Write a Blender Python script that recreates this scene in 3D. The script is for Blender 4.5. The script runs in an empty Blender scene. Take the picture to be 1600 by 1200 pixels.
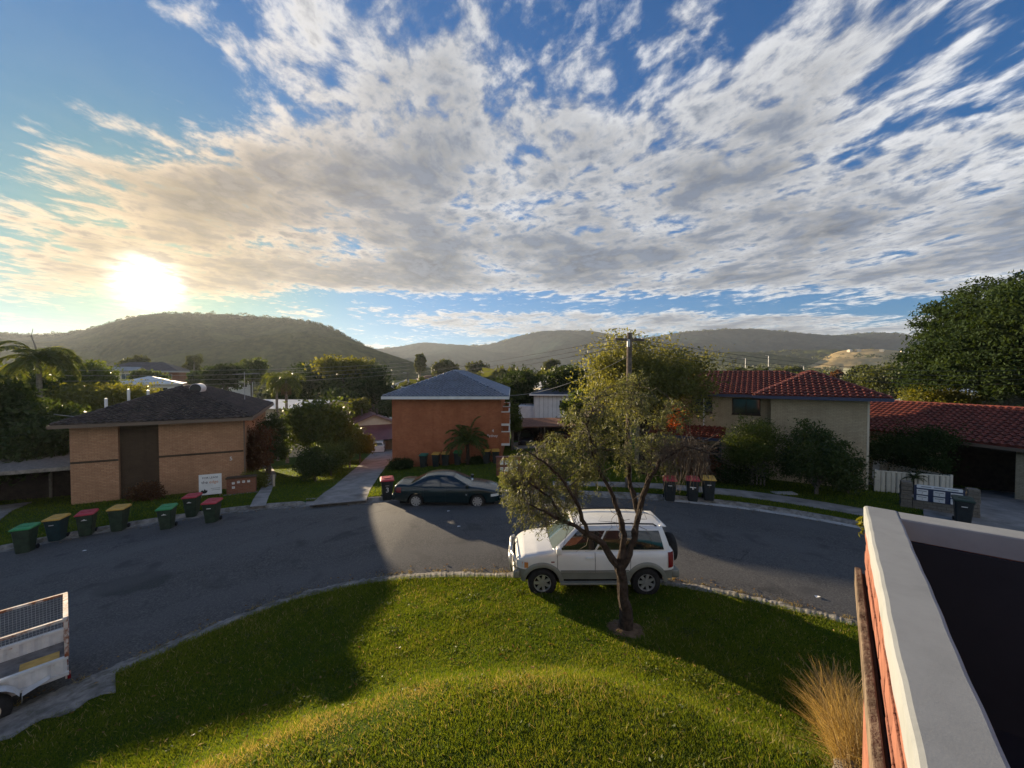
import bpy, bmesh, math, random
import numpy as np
from mathutils import Vector, Matrix

scene = bpy.context.scene
R = math.radians
random.seed(7)
rng = np.random.default_rng(7)

# ------------------------------------------------------------------ camera
EYE = Vector((0.0, 0.0, 6.0))
PITCH = R(1.41)
FPX = 610.0
cam_data = bpy.data.cameras.new('camera')
cam_data.sensor_width = 36.0
cam_data.lens = FPX / 1600.0 * 36.0
cam_data.clip_start = 0.05
cam_data.clip_end = 30000.0
cam = bpy.data.objects.new('camera', cam_data)
scene.collection.objects.link(cam)
cam.location = EYE
cam.rotation_euler = (R(90) - PITCH, 0, 0)
scene.camera = cam

# ------------------------------------------------------------------ sun and sky
SUN_AZ = R(-42.8)          # measured from +Y towards +X
SUN_EL = R(9.6)
SUN_DIR = Vector((math.sin(SUN_AZ) * math.cos(SUN_EL), math.cos(SUN_AZ) * math.cos(SUN_EL), math.sin(SUN_EL)))
sun_data = bpy.data.lights.new('sun', 'SUN')
sun_data.energy = 4.4
sun_data.angle = R(0.6)
sun_data.color = (1.0, 0.80, 0.54)
sun = bpy.data.objects.new('sun', sun_data)
scene.collection.objects.link(sun)
sun.rotation_euler = SUN_DIR.to_track_quat('Z', 'Y').to_euler()

scene.view_settings.view_transform = 'Standard'
scene.view_settings.look = 'None'
scene.view_settings.gamma = 1.0
scene.view_settings.use_curve_mapping = False
scene.view_settings.exposure = 1.65


class NT:
    """short-hand for building node trees"""
    def __init__(self, tree):
        self.t = tree
        self.n = tree.nodes
        self.l = tree.links

    def new(self, kind, **kw):
        nd = self.n.new(kind)
        for k, v in kw.items():
            setattr(nd, k, v)
        return nd

    def put(self, sock, v):
        if v is None:
            return
        if hasattr(v, 'is_linked') or isinstance(v, bpy.types.NodeSocket):
            self.l.new(v, sock)
        else:
            sock.default_value = v

    def m(self, op, a, b=None, c=None, clamp=False):
        nd = self.new('ShaderNodeMath', operation=op, use_clamp=clamp)
        self.put(nd.inputs[0], a)
        self.put(nd.inputs[1], b)
        self.put(nd.inputs[2], c)
        return nd.outputs[0]

    def vm(self, op, a, b=None, scale=None):
        nd = self.new('ShaderNodeVectorMath', operation=op)
        self.put(nd.inputs[0], a)
        self.put(nd.inputs[1], b)
        if scale is not None:
            self.put(nd.inputs['Scale'], scale)
        return nd.outputs['Value'] if op in ('DOT_PRODUCT', 'LENGTH') else nd.outputs[0]

    def ss(self, x, lo, hi, a=0.0, b=1.0):
        nd = self.new('ShaderNodeMapRange', interpolation_type='SMOOTHSTEP')
        self.put(nd.inputs['Value'], x)
        nd.inputs['From Min'].default_value = lo
        nd.inputs['From Max'].default_value = hi
        nd.inputs['To Min'].default_value = a
        nd.inputs['To Max'].default_value = b
        return nd.outputs[0]

    def xyz(self, x, y, z):
        nd = self.new('ShaderNodeCombineXYZ')
        self.put(nd.inputs[0], x)
        self.put(nd.inputs[1], y)
        self.put(nd.inputs[2], z)
        return nd.outputs[0]

    def sep(self, v):
        nd = self.new('ShaderNodeSeparateXYZ')
        self.put(nd.inputs[0], v)
        return nd.outputs

    def noise(self, vec, scale, detail=3.0, rough=0.5, dist=0.0, out=0):
        nd = self.new('ShaderNodeTexNoise')
        self.put(nd.inputs['Vector'], vec)
        nd.inputs['Scale'].default_value = scale
        nd.inputs['Detail'].default_value = detail
        nd.inputs['Roughness'].default_value = rough
        nd.inputs['Distortion'].default_value = dist
        return nd.outputs[out]

    def mix(self, fac, a, b, mode='MIX'):
        nd = self.new('ShaderNodeMix', data_type='RGBA', blend_type=mode)
        self.put(nd.inputs[0], fac)
        self.put(nd.inputs[6], a if not isinstance(a, tuple) else (*a[:3], 1.0))
        self.put(nd.inputs[7], b if not isinstance(b, tuple) else (*b[:3], 1.0))
        return nd.outputs[2]

    def ramp(self, fac, stops):
        nd = self.new('ShaderNodeValToRGB')
        el = nd.color_ramp.elements
        while len(el) > 1:
            el.remove(el[-1])
        el[0].position, el[0].color = stops[0][0], (*stops[0][1], 1)
        for p, c in stops[1:]:
            e = el.new(p)
            e.color = (*c, 1)
        self.put(nd.inputs[0], fac)
        return nd.outputs[0]


world = bpy.data.worlds.new('World')
scene.world = world
world.use_nodes = True
w = NT(world.node_tree)
w.n.clear()
world.cycles.sampling_method = 'MANUAL'
world.cycles.sample_map_resolution = 512
w_out = w.new('ShaderNodeOutputWorld')
tc = w.new('ShaderNodeTexCoord')
dvec = w.vm('NORMALIZE', tc.outputs['Generated'])
sky = w.new('ShaderNodeTexSky', sky_type='NISHITA')
sky.sun_disc = False
sky.sun_elevation = SUN_EL
sky.sun_rotation = SUN_AZ
sky.altitude = 20.0
sky.air_density = 1.0
sky.dust_density = 0.25
sky.ozone_density = 2.0
w.l.new(dvec, sky.inputs['Vector'])

# cloud sheet: the view direction is carried up to a level layer of cloud
dx, dy, dz = w.sep(dvec)
zc = w.m('ADD', w.m('MAXIMUM', dz, 0.0), 0.018)
PX = w.m('DIVIDE', dx, zc)
PY = w.m('DIVIDE', dy, zc)
pv = w.xyz(PX, PY, 0.0)
wn = w.noise(pv, 0.55, 3.0, 0.55, out=1)
warp = w.vm('SCALE', w.vm('SUBTRACT', wn, (0.5, 0.5, 0.5)), scale=0.55)
p2 = w.vm('ADD', pv, warp)
# streets of cloud drawn out along one bearing
rot = w.new('ShaderNodeMapping')
rot.inputs['Rotation'].default_value = (0, 0, R(38))
rot.inputs['Scale'].default_value = (1.0, 0.80, 1.0)
w.l.new(p2, rot.inputs['Vector'])
f_big = w.noise(rot.outputs[0], 1.0, 3.0, 0.5)
f_mid = w.noise(rot.outputs[0], 5.0, 7.0, 0.58, 0.15)
f_fine = w.noise(rot.outputs[0], 13.0, 7.0, 0.62, 0.1)
qx, qy, _ = w.sep(p2)
edge = w.m('MULTIPLY', w.m('ADD', w.m('ADD', qx, w.m('MULTIPLY', w.m('ABSOLUTE', qy), 1.6)), -0.75), 0.45)
edge = w.m('MINIMUM', w.m('MAXIMUM', edge, -0.9), 0.42)
broken = w.ss(w.m('ABSOLUTE', qy), 0.9, 2.1, -0.34, 0.06)
farclear = w.ss(qy, 3.9, 4.9, 0.0, -0.62)
strip = w.m('MULTIPLY', w.ss(qy, 5.4, 6.0), w.ss(qy, 7.6, 9.4, 1.0, 0.0))
strip = w.m('MULTIPLY', strip, w.ss(qx, -2.6, 0.0, 0.05, 0.52))
low = w.ss(qy, 8.5, 12.0, 0.0, 0.16)
B = w.m('ADD', w.m('ADD', edge, broken), w.m('ADD', farclear, w.m('ADD', strip, low)))
nz = w.m('ADD', w.m('MULTIPLY', w.m('SUBTRACT', f_big, 0.5), 1.5),
         w.m('ADD', w.m('MULTIPLY', w.m('SUBTRACT', f_mid, 0.5), 1.7), w.m('MULTIPLY', w.m('SUBTRACT', f_fine, 0.5), 0.85)))
cov = w.m('ADD', w.m('ADD', B, nz), -0.06)
alpha = w.ss(cov, -0.14, 0.34)
thick = w.ss(cov, 0.10, 0.66)
above = w.ss(dz, -0.01, 0.03)
alpha = w.m('MULTIPLY', alpha, above)
cosang = w.m('MAXIMUM', w.vm('DOT_PRODUCT', dvec, tuple(SUN_DIR)), 0.0)
near_sun = w.m('POWER', cosang, 14.0)
near_sun2 = w.m('POWER', cosang, 90.0)
c_thin = w.mix(near_sun, (0.212, 0.212, 0.210), (0.26, 0.185, 0.105))
c_thick = w.mix(near_sun, (0.046, 0.054, 0.069), (0.088, 0.066, 0.046))
relief = w.ss(w.m('ADD', f_mid, w.m('MULTIPLY', w.m('SUBTRACT', f_fine, 0.5), 0.9)), 0.30, 0.70, 0.62, 1.50)
c_cloud = w.mix(thick, c_thin, c_thick)
c_cloud = w.vm('SCALE', c_cloud, scale=relief)
# front-lit cloud opposite the sun, out of view, brightened to add fill light
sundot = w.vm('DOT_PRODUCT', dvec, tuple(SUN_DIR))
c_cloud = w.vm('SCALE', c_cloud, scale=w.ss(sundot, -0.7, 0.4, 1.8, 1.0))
SKY_STRENGTH = 0.062
skycol = w.vm('SCALE', sky.outputs[0], scale=SKY_STRENGTH)
skycol = w.vm('DIVIDE', skycol, w.vm('ADD', (1, 1, 1), w.vm('SCALE', skycol, scale=2.4)))
skycol = w.vm('MULTIPLY', skycol, (0.08, 0.55, 1.10))
skycol = w.vm('MULTIPLY', skycol, w.mix(w.m('POWER', cosang, 22.0), (1, 1, 1), (2.2, 0.92, 0.36)))
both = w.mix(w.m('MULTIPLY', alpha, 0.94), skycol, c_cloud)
# bright aureole of the low sun seen through thin cloud
core = w.m('POWER', cosang, 1700.0)
halo = w.m('POWER', cosang, 160.0)
glow = w.vm('ADD', w.vm('SCALE', (1.0, 0.93, 0.78), scale=w.m('MULTIPLY', core, 1.6)),
            w.vm('SCALE', (1.0, 0.72, 0.36), scale=w.m('MULTIPLY', halo, 0.07)))
glow = w.vm('ADD', glow, w.vm('SCALE', (1.0, 0.66, 0.30), scale=w.m('MULTIPLY', near_sun, 0.012)))
glow = w.vm('SCALE', glow, scale=w.m('MULTIPLY', above, w.ss(w.m('ADD', f_mid, w.m('MULTIPLY', f_fine, 0.4)), 0.52, 0.86, 1.25, 0.30)))
final = w.vm('ADD', both, glow)
bg = w.new('ShaderNodeBackground')
bg.inputs['Strength'].default_value = 1.0
w.l.new(final, bg.inputs['Color'])
w.l.new(bg.outputs[0], w_out.inputs['Surface'])

# ------------------------------------------------------------------ helpers
COL = scene.collection


def at(px, py, depth):
    """world point seen at pixel (of the 1600x1200 photograph) at a given distance along +Y"""
    a, b = (px - 800.0) / FPX, (600.0 - py) / FPX
    d = Vector((a, math.cos(PITCH) + b * math.sin(PITCH), -math.sin(PITCH) + b * math.cos(PITCH)))
    return EYE + d * (depth / d.y)


def tag(o, label=None, cat=None, group=None, kind=None):
    if label: o['label'] = label
    if cat: o['category'] = cat
    if group: o['group'] = group
    if kind: o['kind'] = kind
    return o


def empty(name, loc=(0, 0, 0), rz=0.0, label=None, cat=None, group=None):
    o = bpy.data.objects.new(name, None)
    COL.objects.link(o)
    o.location = loc
    o.rotation_euler = (0, 0, rz)
    o.empty_display_size = 0.2
    return tag(o, label, cat, group)


def link(name, me, mat, parent=None, smooth=False):
    o = bpy.data.objects.new(name, me)
    COL.objects.link(o)
    if mat is not None and not me.materials:
        me.materials.append(mat)
    if parent is not None:
        o.parent = parent
    if smooth:
        me.polygons.foreach_set('use_smooth', np.ones(len(me.polygons), dtype=bool))
    return o


def copy_tree(o, parent=None):
    c = o.copy()
    COL.objects.link(c)
    c.parent = parent
    for ch in [x for x in bpy.data.objects if x.parent == o]:
        copy_tree(ch, c)
    return c


class MB:
    """collects faces, then links them as one mesh object"""
    def __init__(self):
        self.v = []
        self.f = []

    def face(self, pts):
        i = len(self.v)
        self.v += [tuple(p) for p in pts]
        self.f.append(tuple(range(i, i + len(pts))))
        return self

    def box(self, x0, x1, y0, y1, z0, z1, M=None):
        c = [(x0, y0, z0), (x1, y0, z0), (x1, y1, z0), (x0, y1, z0), (x0, y0, z1), (x1, y0, z1), (x1, y1, z1), (x0, y1, z1)]
        if M is not None:
            c = [tuple(M @ Vector(p)) for p in c]
        i = len(self.v)
        self.v += c
        for q in ((0, 3, 2, 1), (4, 5, 6, 7), (0, 1, 5, 4), (1, 2, 6, 5), (2, 3, 7, 6), (3, 0, 4, 7)):
            self.f.append(tuple(i + k for k in q))
        return self

    def bbox(self, x0, x1, y0, y1, z0, z1, b=0.02, M=None):
        """box with chamfered edges"""
        bm = bmesh.new()
        bmesh.ops.create_cube(bm, size=1.0)
        for vv in bm.verts:
            vv.co = Vector((x0 + (vv.co.x + .5) * (x1 - x0), y0 + (vv.co.y + .5) * (y1 - y0), z0 + (vv.co.z + .5) * (z1 - z0)))
        bmesh.ops.bevel(bm, geom=bm.edges[:], offset=b, segments=2, affect='EDGES', profile=0.6)
        self.add_bm(bm, M)
        return self

    def add_bm(self, bm, M=None):
        i = len(self.v)
        bm.verts.index_update()
        self.v += [tuple((M @ vv.co) if M is not None else vv.co) for vv in bm.verts]
        self.f += [tuple(i + vv.index for vv in f.verts) for f in bm.faces]
        bm.free()

    def tube(self, pts, radii, n=6, cap=True):
        pts = [Vector(p) for p in pts]
        if not hasattr(radii, '__len__'):
            radii = [radii] * len(pts)
        i0 = len(self.v)
        up = Vector((0.13, 0.31, 0.94)).normalized()
        for k, p in enumerate(pts):
            d = (pts[min(k + 1, len(pts) - 1)] - pts[max(k - 1, 0)])
            d = d.normalized() if d.length > 1e-9 else Vector((0, 0, 1))
            a = d.cross(up)
            if a.length < 1e-3:
                a = d.cross(Vector((1, 0, 0)))
            a.normalize()
            b = d.cross(a)
            for j in range(n):
                t = 2 * math.pi * j / n
                self.v.append(tuple(p + (a * math.cos(t) + b * math.sin(t)) * radii[k]))
        for k in range(len(pts) - 1):
            for j in range(n):
                q, r = i0 + k * n, i0 + (k + 1) * n
                self.f.append((q + j, q + (j + 1) % n, r + (j + 1) % n, r + j))
        if cap:
            self.f.append(tuple(i0 + j for j in range(n - 1, -1, -1)))
            e = i0 + (len(pts) - 1) * n
            self.f.append(tuple(e + j for j in range(n)))
        return self

    def lathe(self, prof, n=24, M=None, axis='z'):
        i0 = len(self.v)
        for (r, z) in prof:
            for j in range(n):
                t = 2 * math.pi * j / n
                p = Vector((r * math.cos(t), r * math.sin(t), z))
                if axis == 'y':
                    p = Vector((p.x, p.z, p.y))
                self.v.append(tuple(M @ p if M is not None else p))
        for k in range(len(prof) - 1):
            for j in range(n):
                q, r = i0 + k * n, i0 + (k + 1) * n
                self.f.append((q + j, q + (j + 1) % n, r + (j + 1) % n, r + j))
        return self

    def grid(self, P):
        """P[i][j] rows of points"""
        i0 = len(self.v)
        nr, nc = len(P), len(P[0])
        for row in P:
            self.v += [tuple(p) for p in row]
        for a in range(nr - 1):
            for b in range(nc - 1):
                q = i0 + a * nc + b
                self.f.append((q, q + 1, q + nc + 1, q + nc))
        return self

    def build(self, name, mat, parent=None, smooth=False, weld=False):
        me = bpy.data.meshes.new(name)
        me.from_pydata(self.v, [], self.f)
        if weld:
            bm = bmesh.new()
            bm.from_mesh(me)
            bmesh.ops.remove_doubles(bm, verts=bm.verts[:], dist=0.0008)
            bmesh.ops.recalc_face_normals(bm, faces=bm.faces[:])
            bm.to_mesh(me)
            bm.free()
        me.update()
        return link(name, me, mat, parent, smooth)


def np_mesh(name, V, F, mat, parent=None, attrs=None, smooth=False):
    """fast mesh from arrays; F is (n,k)"""
    V = np.asarray(V, dtype=np.float32)
    F = np.asarray(F, dtype=np.int32)
    me = bpy.data.meshes.new(name)
    n, k = F.shape
    me.vertices.add(len(V))
    me.vertices.foreach_set('co', V.ravel())
    me.loops.add(n * k)
    me.loops.foreach_set('vertex_index', F.ravel())
    me.polygons.add(n)
    me.polygons.foreach_set('loop_start', np.arange(0, n * k, k, dtype=np.int32))
    me.polygons.foreach_set('loop_total', np.full(n, k, dtype=np.int32))
    for an, av in (attrs or {}).items():
        at_ = me.attributes.new(an, 'FLOAT', 'POINT')
        at_.data.foreach_set('value', np.asarray(av, dtype=np.float32))
    me.update(calc_edges=True)
    return link(name, me, mat, parent, smooth)


def unit(a):
    return a / np.maximum(np.linalg.norm(a, axis=-1, keepdims=True), 1e-9)


def leaf_mesh(name, C, D, L, W, mat, parent=None, tint=None, fold=0.25, seed=1):
    """rhombic leaves: centres C, long axes D, lengths L, widths W"""
    g = np.random.default_rng(seed)
    n = len(C)
    D = unit(D)
    S = unit(np.cross(D, unit(g.normal(size=(n, 3)) + np.array([0, 0, 0.4]))))
    N = np.cross(S, D)
    L = np.broadcast_to(np.asarray(L, dtype=float), (n,))[:, None]
    W = np.broadcast_to(np.asarray(W, dtype=float), (n,))[:, None]
    a = C - D * L * .5
    b = C + S * W * .5 + N * W * fold + D * L * 0.05
    c = C + D * L * .5
    d = C - S * W * .5 + N * W * fold + D * L * 0.05
    V = np.stack([a, b, c, d], 1).reshape(-1, 3)
    F = np.arange(4 * n, dtype=np.int32).reshape(n, 4)
    if tint is None:
        tint = g.random(n)
    return np_mesh(name, V, F, mat, parent, {'tint': np.repeat(tint, 4)})


# ------------------------------------------------------------------ materials
MATS = {}


def pmat(name, col, rough=0.7, spec=0.3, metal=0.0, var=0.0, vscale=3.0, bump=0.0, bscale=20.0, coat=0.0, stain=None, coord='Object'):
    """principled material with colour drift, optional stain and fine relief"""
    m = bpy.data.materials.new(name)
    m.use_nodes = True
    t = NT(m.node_tree)
    b = t.n['Principled BSDF']
    b.inputs['Roughness'].default_value = rough
    b.inputs['Specular IOR Level'].default_value = spec
    b.inputs['Metallic'].default_value = metal
    b.inputs['Coat Weight'].default_value = coat
    b.inputs['Coat Roughness'].default_value = 0.05
    b.inputs['Base Color'].default_value = (*col, 1)
    cvec = t.new('ShaderNodeTexCoord').outputs[coord]
    out = None
    if var > 0:
        n1 = t.noise(cvec, vscale, 6.0, 0.6)
        lo = tuple(c * (1 - var) for c in col)
        hi = tuple(min(1, c * (1 + var)) for c in col)
        out = t.mix(t.ss(n1, 0.3, 0.7), lo, hi)
    if stain:
        scol, sscale, lo_, hi_ = stain
        n2 = t.noise(cvec, sscale, 7.0, 0.65, 0.4)
        out = t.mix(t.ss(n2, lo_, hi_), out if out is not None else col, scol)
    if out is not None:
        t.l.new(out, b.inputs['Base Color'])
    if bump > 0:
        bn = t.new('ShaderNodeBump')
        bn.inputs['Strength'].default_value = bump
        bn.inputs['Distance'].default_value = 0.02
        t.l.new(t.noise(cvec, bscale, 5.0, 0.6), bn.inputs['Height'])
        t.l.new(bn.outputs[0], b.inputs['Normal'])
    MATS[name] = m
    return m


def brick_mat(name, c1, c2, mortar, bw=0.24, bh=0.086, mort=0.010, stain=None):
    m = bpy.data.materials.new(name)
    m.use_nodes = True
    t = NT(m.node_tree)
    b = t.n['Principled BSDF']
    b.inputs['Roughness'].default_value = 0.85
    b.inputs['Specular IOR Level'].default_value = 0.2
    x, y, z = t.sep(t.new('ShaderNodeTexCoord').outputs['Object'])
    vec = t.xyz(t.m('ADD', x, y), z, 0.0)
    br = t.new('ShaderNodeTexBrick')
    br.offset = 0.5
    br.inputs['Scale'].default_value = 1.0
    br.inputs['Brick Width'].default_value = bw
    br.inputs['Row Height'].default_value = bh
    br.inputs['Mortar Size'].default_value = mort
    br.inputs['Mortar Smooth'].default_value = 0.3
    br.inputs['Bias'].default_value = 0.0
    br.inputs['Color1'].default_value = (*c1, 1)
    br.inputs['Color2'].default_value = (*c2, 1)
    br.inputs['Mortar'].default_value = (*mortar, 1)
    t.l.new(vec, br.inputs['Vector'])
    n1 = t.noise(vec, 0.7, 6.0, 0.65)
    n3 = t.noise(vec, 18.0, 3.0, 0.6)
    col = t.mix(t.ss(n1, 0.35, 0.7, 0.0, 0.5), br.outputs['Color'], tuple(c * 0.5 for c in c1))
    streak = t.noise(t.vm('MULTIPLY', vec, (1.6, 0.16, 1.0)), 1.0, 5.0, 0.6)
    col = t.mix(t.ss(streak, 0.5, 0.75, 0.0, 0.4), col, tuple(c * 0.45 for c in c2))
    cell = t.noise(vec, 4.5, 2.0, 0.5)
    col = t.mix(t.ss(cell, 0.5, 0.72, 0.0, 0.35), col, tuple(c * 0.6 for c in c2))
    col = t.mix(t.ss(n3, 0.35, 0.7, 0.0, 0.25), col, tuple(min(1, c * 1.5) for c in c2))
    t.l.new(col, b.inputs['Base Color'])
    bn = t.new('ShaderNodeBump')
    bn.inputs['Strength'].default_value = 0.7
    bn.inputs['Distance'].default_value = 0.012
    t.l.new(t.m('MULTIPLY', br.outputs['Fac'], -1.0), bn.inputs['Height'])
    t.l.new(bn.outputs[0], b.inputs['Normal'])
    MATS[name] = m
    return m


def leaf_mat(name, c_lo, c_hi, trans=0.45, rough=0.5, spec=0.25):
    """thin leaf: part of the light passes through"""
    m = bpy.data.materials.new(name)
    m.use_nodes = True
    t = NT(m.node_tree)
    b = t.n['Principled BSDF']
    b.inputs['Roughness'].default_value = rough
    b.inputs['Specular IOR Level'].default_value = spec
    a = t.new('ShaderNodeAttribute', attribute_name='tint')
    col = t.mix(a.outputs['Fac'], c_lo, c_hi)
    t.l.new(col, b.inputs['Base Color'])
    tr = t.new('ShaderNodeBsdfTranslucent')
    tcol = t.mix(1.0, col, (1.7, 1.5, 0.55), 'MULTIPLY')
    t.l.new(tcol, tr.inputs['Color'])
    mx = t.new('ShaderNodeMixShader')
    mx.inputs[0].default_value = trans
    t.l.new(b.outputs[0], mx.inputs[1])
    t.l.new(tr.outputs[0], mx.inputs[2])
    out = t.n['Material Output']
    t.l.new(mx.outputs[0], out.inputs['Surface'])
    MATS[name] = m
    return m


# leaves
leaf_mat('leaf_olive', (0.075, 0.090, 0.032), (0.20, 0.205, 0.075), 0.5)
leaf_mat('leaf_grey', (0.062, 0.078, 0.045), (0.160, 0.178, 0.092), 0.42)
leaf_mat('leaf_mid', (0.045, 0.075, 0.016), (0.10, 0.13, 0.03), 0.42)
leaf_mat('leaf_dark', (0.025, 0.048, 0.014), (0.06, 0.085, 0.022), 0.35)
leaf_mat('leaf_deep', (0.018, 0.036, 0.014), (0.04, 0.062, 0.02), 0.3, 0.75, 0.08)
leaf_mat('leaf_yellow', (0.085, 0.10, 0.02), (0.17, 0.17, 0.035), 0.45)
leaf_mat('leaf_palm', (0.055, 0.085, 0.022), (0.12, 0.14, 0.04), 0.4, 0.4, 0.4)
leaf_mat('leaf_red', (0.07, 0.03, 0.018), (0.14, 0.07, 0.03), 0.4)
leaf_mat('leaf_orange', (0.30, 0.06, 0.02), (0.48, 0.13, 0.04), 0.4)
leaf_mat('leaf_far', (0.045, 0.06, 0.02), (0.085, 0.10, 0.032), 0.35)
leaf_mat('grass_blade', (0.055, 0.104, 0.010), (0.165, 0.198, 0.025), 0.5, 0.6, 0.1)
leaf_mat('grass_dry', (0.24, 0.19, 0.085), (0.44, 0.36, 0.18), 0.35, 0.7, 0.1)
leaf_mat('straw', (0.17, 0.11, 0.05), (0.46, 0.34, 0.18), 0.3, 0.8, 0.1)
leaf_mat('twig_dead', (0.12, 0.10, 0.08), (0.24, 0.20, 0.16), 0.1, 0.8, 0.1)
pmat('bark', (0.048, 0.036, 0.028), 0.9, 0.1, var=0.5, vscale=9, bump=1.0, bscale=22)
pmat('bark_grey', (0.14, 0.12, 0.10), 0.9, 0.1, var=0.4, vscale=9, bump=0.8, bscale=20)
pmat('palm_trunk', (0.22, 0.20, 0.17), 0.85, 0.15, var=0.3, vscale=6, bump=0.5, bscale=15)
pmat('dead_frond', (0.20, 0.15, 0.08), 0.8, 0.1, var=0.3)
# ground
pmat('concrete', (0.27, 0.25, 0.225), 0.88, 0.2, var=0.22, vscale=1.3, bump=0.4, bscale=45, stain=((0.15, 0.135, 0.115), 0.9, 0.48, 0.72))
pmat('concrete_old', (0.22, 0.205, 0.18), 0.9, 0.15, var=0.35, vscale=4.5, bump=0.7, bscale=30, stain=((0.09, 0.085, 0.06), 2.6, 0.46, 0.66))
pmat('gutter_concrete', (0.40, 0.385, 0.36), 0.85, 0.2, var=0.2, vscale=2.5, bump=0.3, bscale=40, stain=((0.2, 0.19, 0.165), 1.4, 0.5, 0.72))
pmat('soil', (0.15, 0.095, 0.055), 0.95, 0.1, var=0.35, vscale=8, bump=0.8, bscale=30)
# masonry, roofs, trim
brick_mat('brick_tan', (0.52, 0.29, 0.16), (0.42, 0.215, 0.115), (0.25, 0.16, 0.10))
brick_mat('brick_brown', (0.085, 0.055, 0.032), (0.07, 0.045, 0.027), (0.075, 0.055, 0.04))
brick_mat('brick_orange', (0.46, 0.150, 0.060), (0.36, 0.105, 0.042), (0.40, 0.24, 0.15))
brick_mat('brick_cream', (0.52, 0.42, 0.27), (0.45, 0.355, 0.225), (0.30, 0.245, 0.165))
brick_mat('brick_red', (0.26, 0.10, 0.055), (0.21, 0.08, 0.045), (0.2, 0.15, 0.11))
brick_mat('brick_grey', (0.22, 0.19, 0.15), (0.17, 0.15, 0.12), (0.12, 0.105, 0.085), 0.29, 0.14, 0.014)
pmat('tile_brown', (0.070, 0.052, 0.042), 0.75, 0.3, var=0.4, vscale=2.2, stain=((0.035, 0.03, 0.026), 1.2, 0.5, 0.7))
pmat('tile_slate', (0.15, 0.185, 0.245), 0.32, 0.6, var=0.25, vscale=2.0, stain=((0.07, 0.08, 0.10), 1.0, 0.52, 0.72))
pmat('tile_terracotta', (0.165, 0.040, 0.026), 0.65, 0.35, var=0.35, vscale=2.4, stain=((0.11, 0.035, 0.024), 1.4, 0.48, 0.7))
pmat('roof_maroon', (0.17, 0.055, 0.052), 0.5, 0.4, var=0.15, vscale=1.0)
pmat('roof_white', (0.62, 0.62, 0.60), 0.4, 0.5, var=0.1, vscale=0.8)
pmat('roof_grey', (0.24, 0.25, 0.26), 0.5, 0.4, var=0.2, vscale=0.8)
pmat('roof_navy', (0.05, 0.065, 0.09), 0.5, 0.4, var=0.2, vscale=0.8)
pmat('roof_rust', (0.19, 0.085, 0.05), 0.7, 0.25, var=0.3, vscale=2)
pmat('roof_dark', (0.09, 0.07, 0.06), 0.6, 0.3, var=0.3, vscale=1)
pmat('white_paint', (0.72, 0.71, 0.68), 0.5, 0.4, var=0.08, vscale=2)
pmat('board_white', (0.66, 0.68, 0.68), 0.6, 0.3, var=0.1, vscale=1)
pmat('cream_paint', (0.62, 0.54, 0.40), 0.6, 0.3, var=0.08, vscale=2)
pmat('cream_steel', (0.54, 0.51, 0.42), 0.45, 0.4, var=0.1, vscale=1.5, stain=((0.36, 0.33, 0.26), 1.5, 0.55, 0.75))
pmat('navy_gutter', (0.035, 0.048, 0.10), 0.4, 0.5)
pmat('brown_gutter', (0.16, 0.11, 0.075), 0.5, 0.4)
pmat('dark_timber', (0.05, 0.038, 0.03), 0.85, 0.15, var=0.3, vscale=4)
pmat('timber', (0.14, 0.105, 0.075), 0.85, 0.15, var=0.45, vscale=7, bump=0.8, bscale=26)
pmat('grey_timber', (0.23, 0.20, 0.165), 0.88, 0.1, var=0.3, vscale=6, bump=0.5, bscale=20)
pmat('fence_timber', (0.13, 0.10, 0.075), 0.9, 0.1, var=0.35, vscale=5)
pmat('pole_timber', (0.13, 0.105, 0.085), 0.9, 0.1, var=0.35, vscale=6, bump=0.6, bscale=25)
pmat('steel', (0.45, 0.45, 0.45), 0.4, 0.5, metal=0.6, var=0.15)
pmat('galv', (0.48, 0.48, 0.47), 0.55, 0.4, metal=0.3, var=0.2, vscale=5)
pmat('black_plastic', (0.02, 0.02, 0.022), 0.5, 0.4)
pmat('dark_void', (0.018, 0.016, 0.015), 0.9, 0.1)
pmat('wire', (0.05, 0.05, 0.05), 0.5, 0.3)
pmat('wire_lit', (0.32, 0.31, 0.29), 0.45, 0.5)  # same wire with the sunlit look put into its colour
pmat('window_glass', (0.03, 0.035, 0.04), 0.06, 0.8)
pmat('curtain', (0.36, 0.33, 0.28), 0.8, 0.1, var=0.2, vscale=5)
pmat('letter_black', (0.02, 0.02, 0.02), 0.6, 0.2)
pmat('letter_white', (0.75, 0.75, 0.73), 0.6, 0.3)
pmat('letter_orange', (0.55, 0.22, 0.08), 0.6, 0.2)


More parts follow.
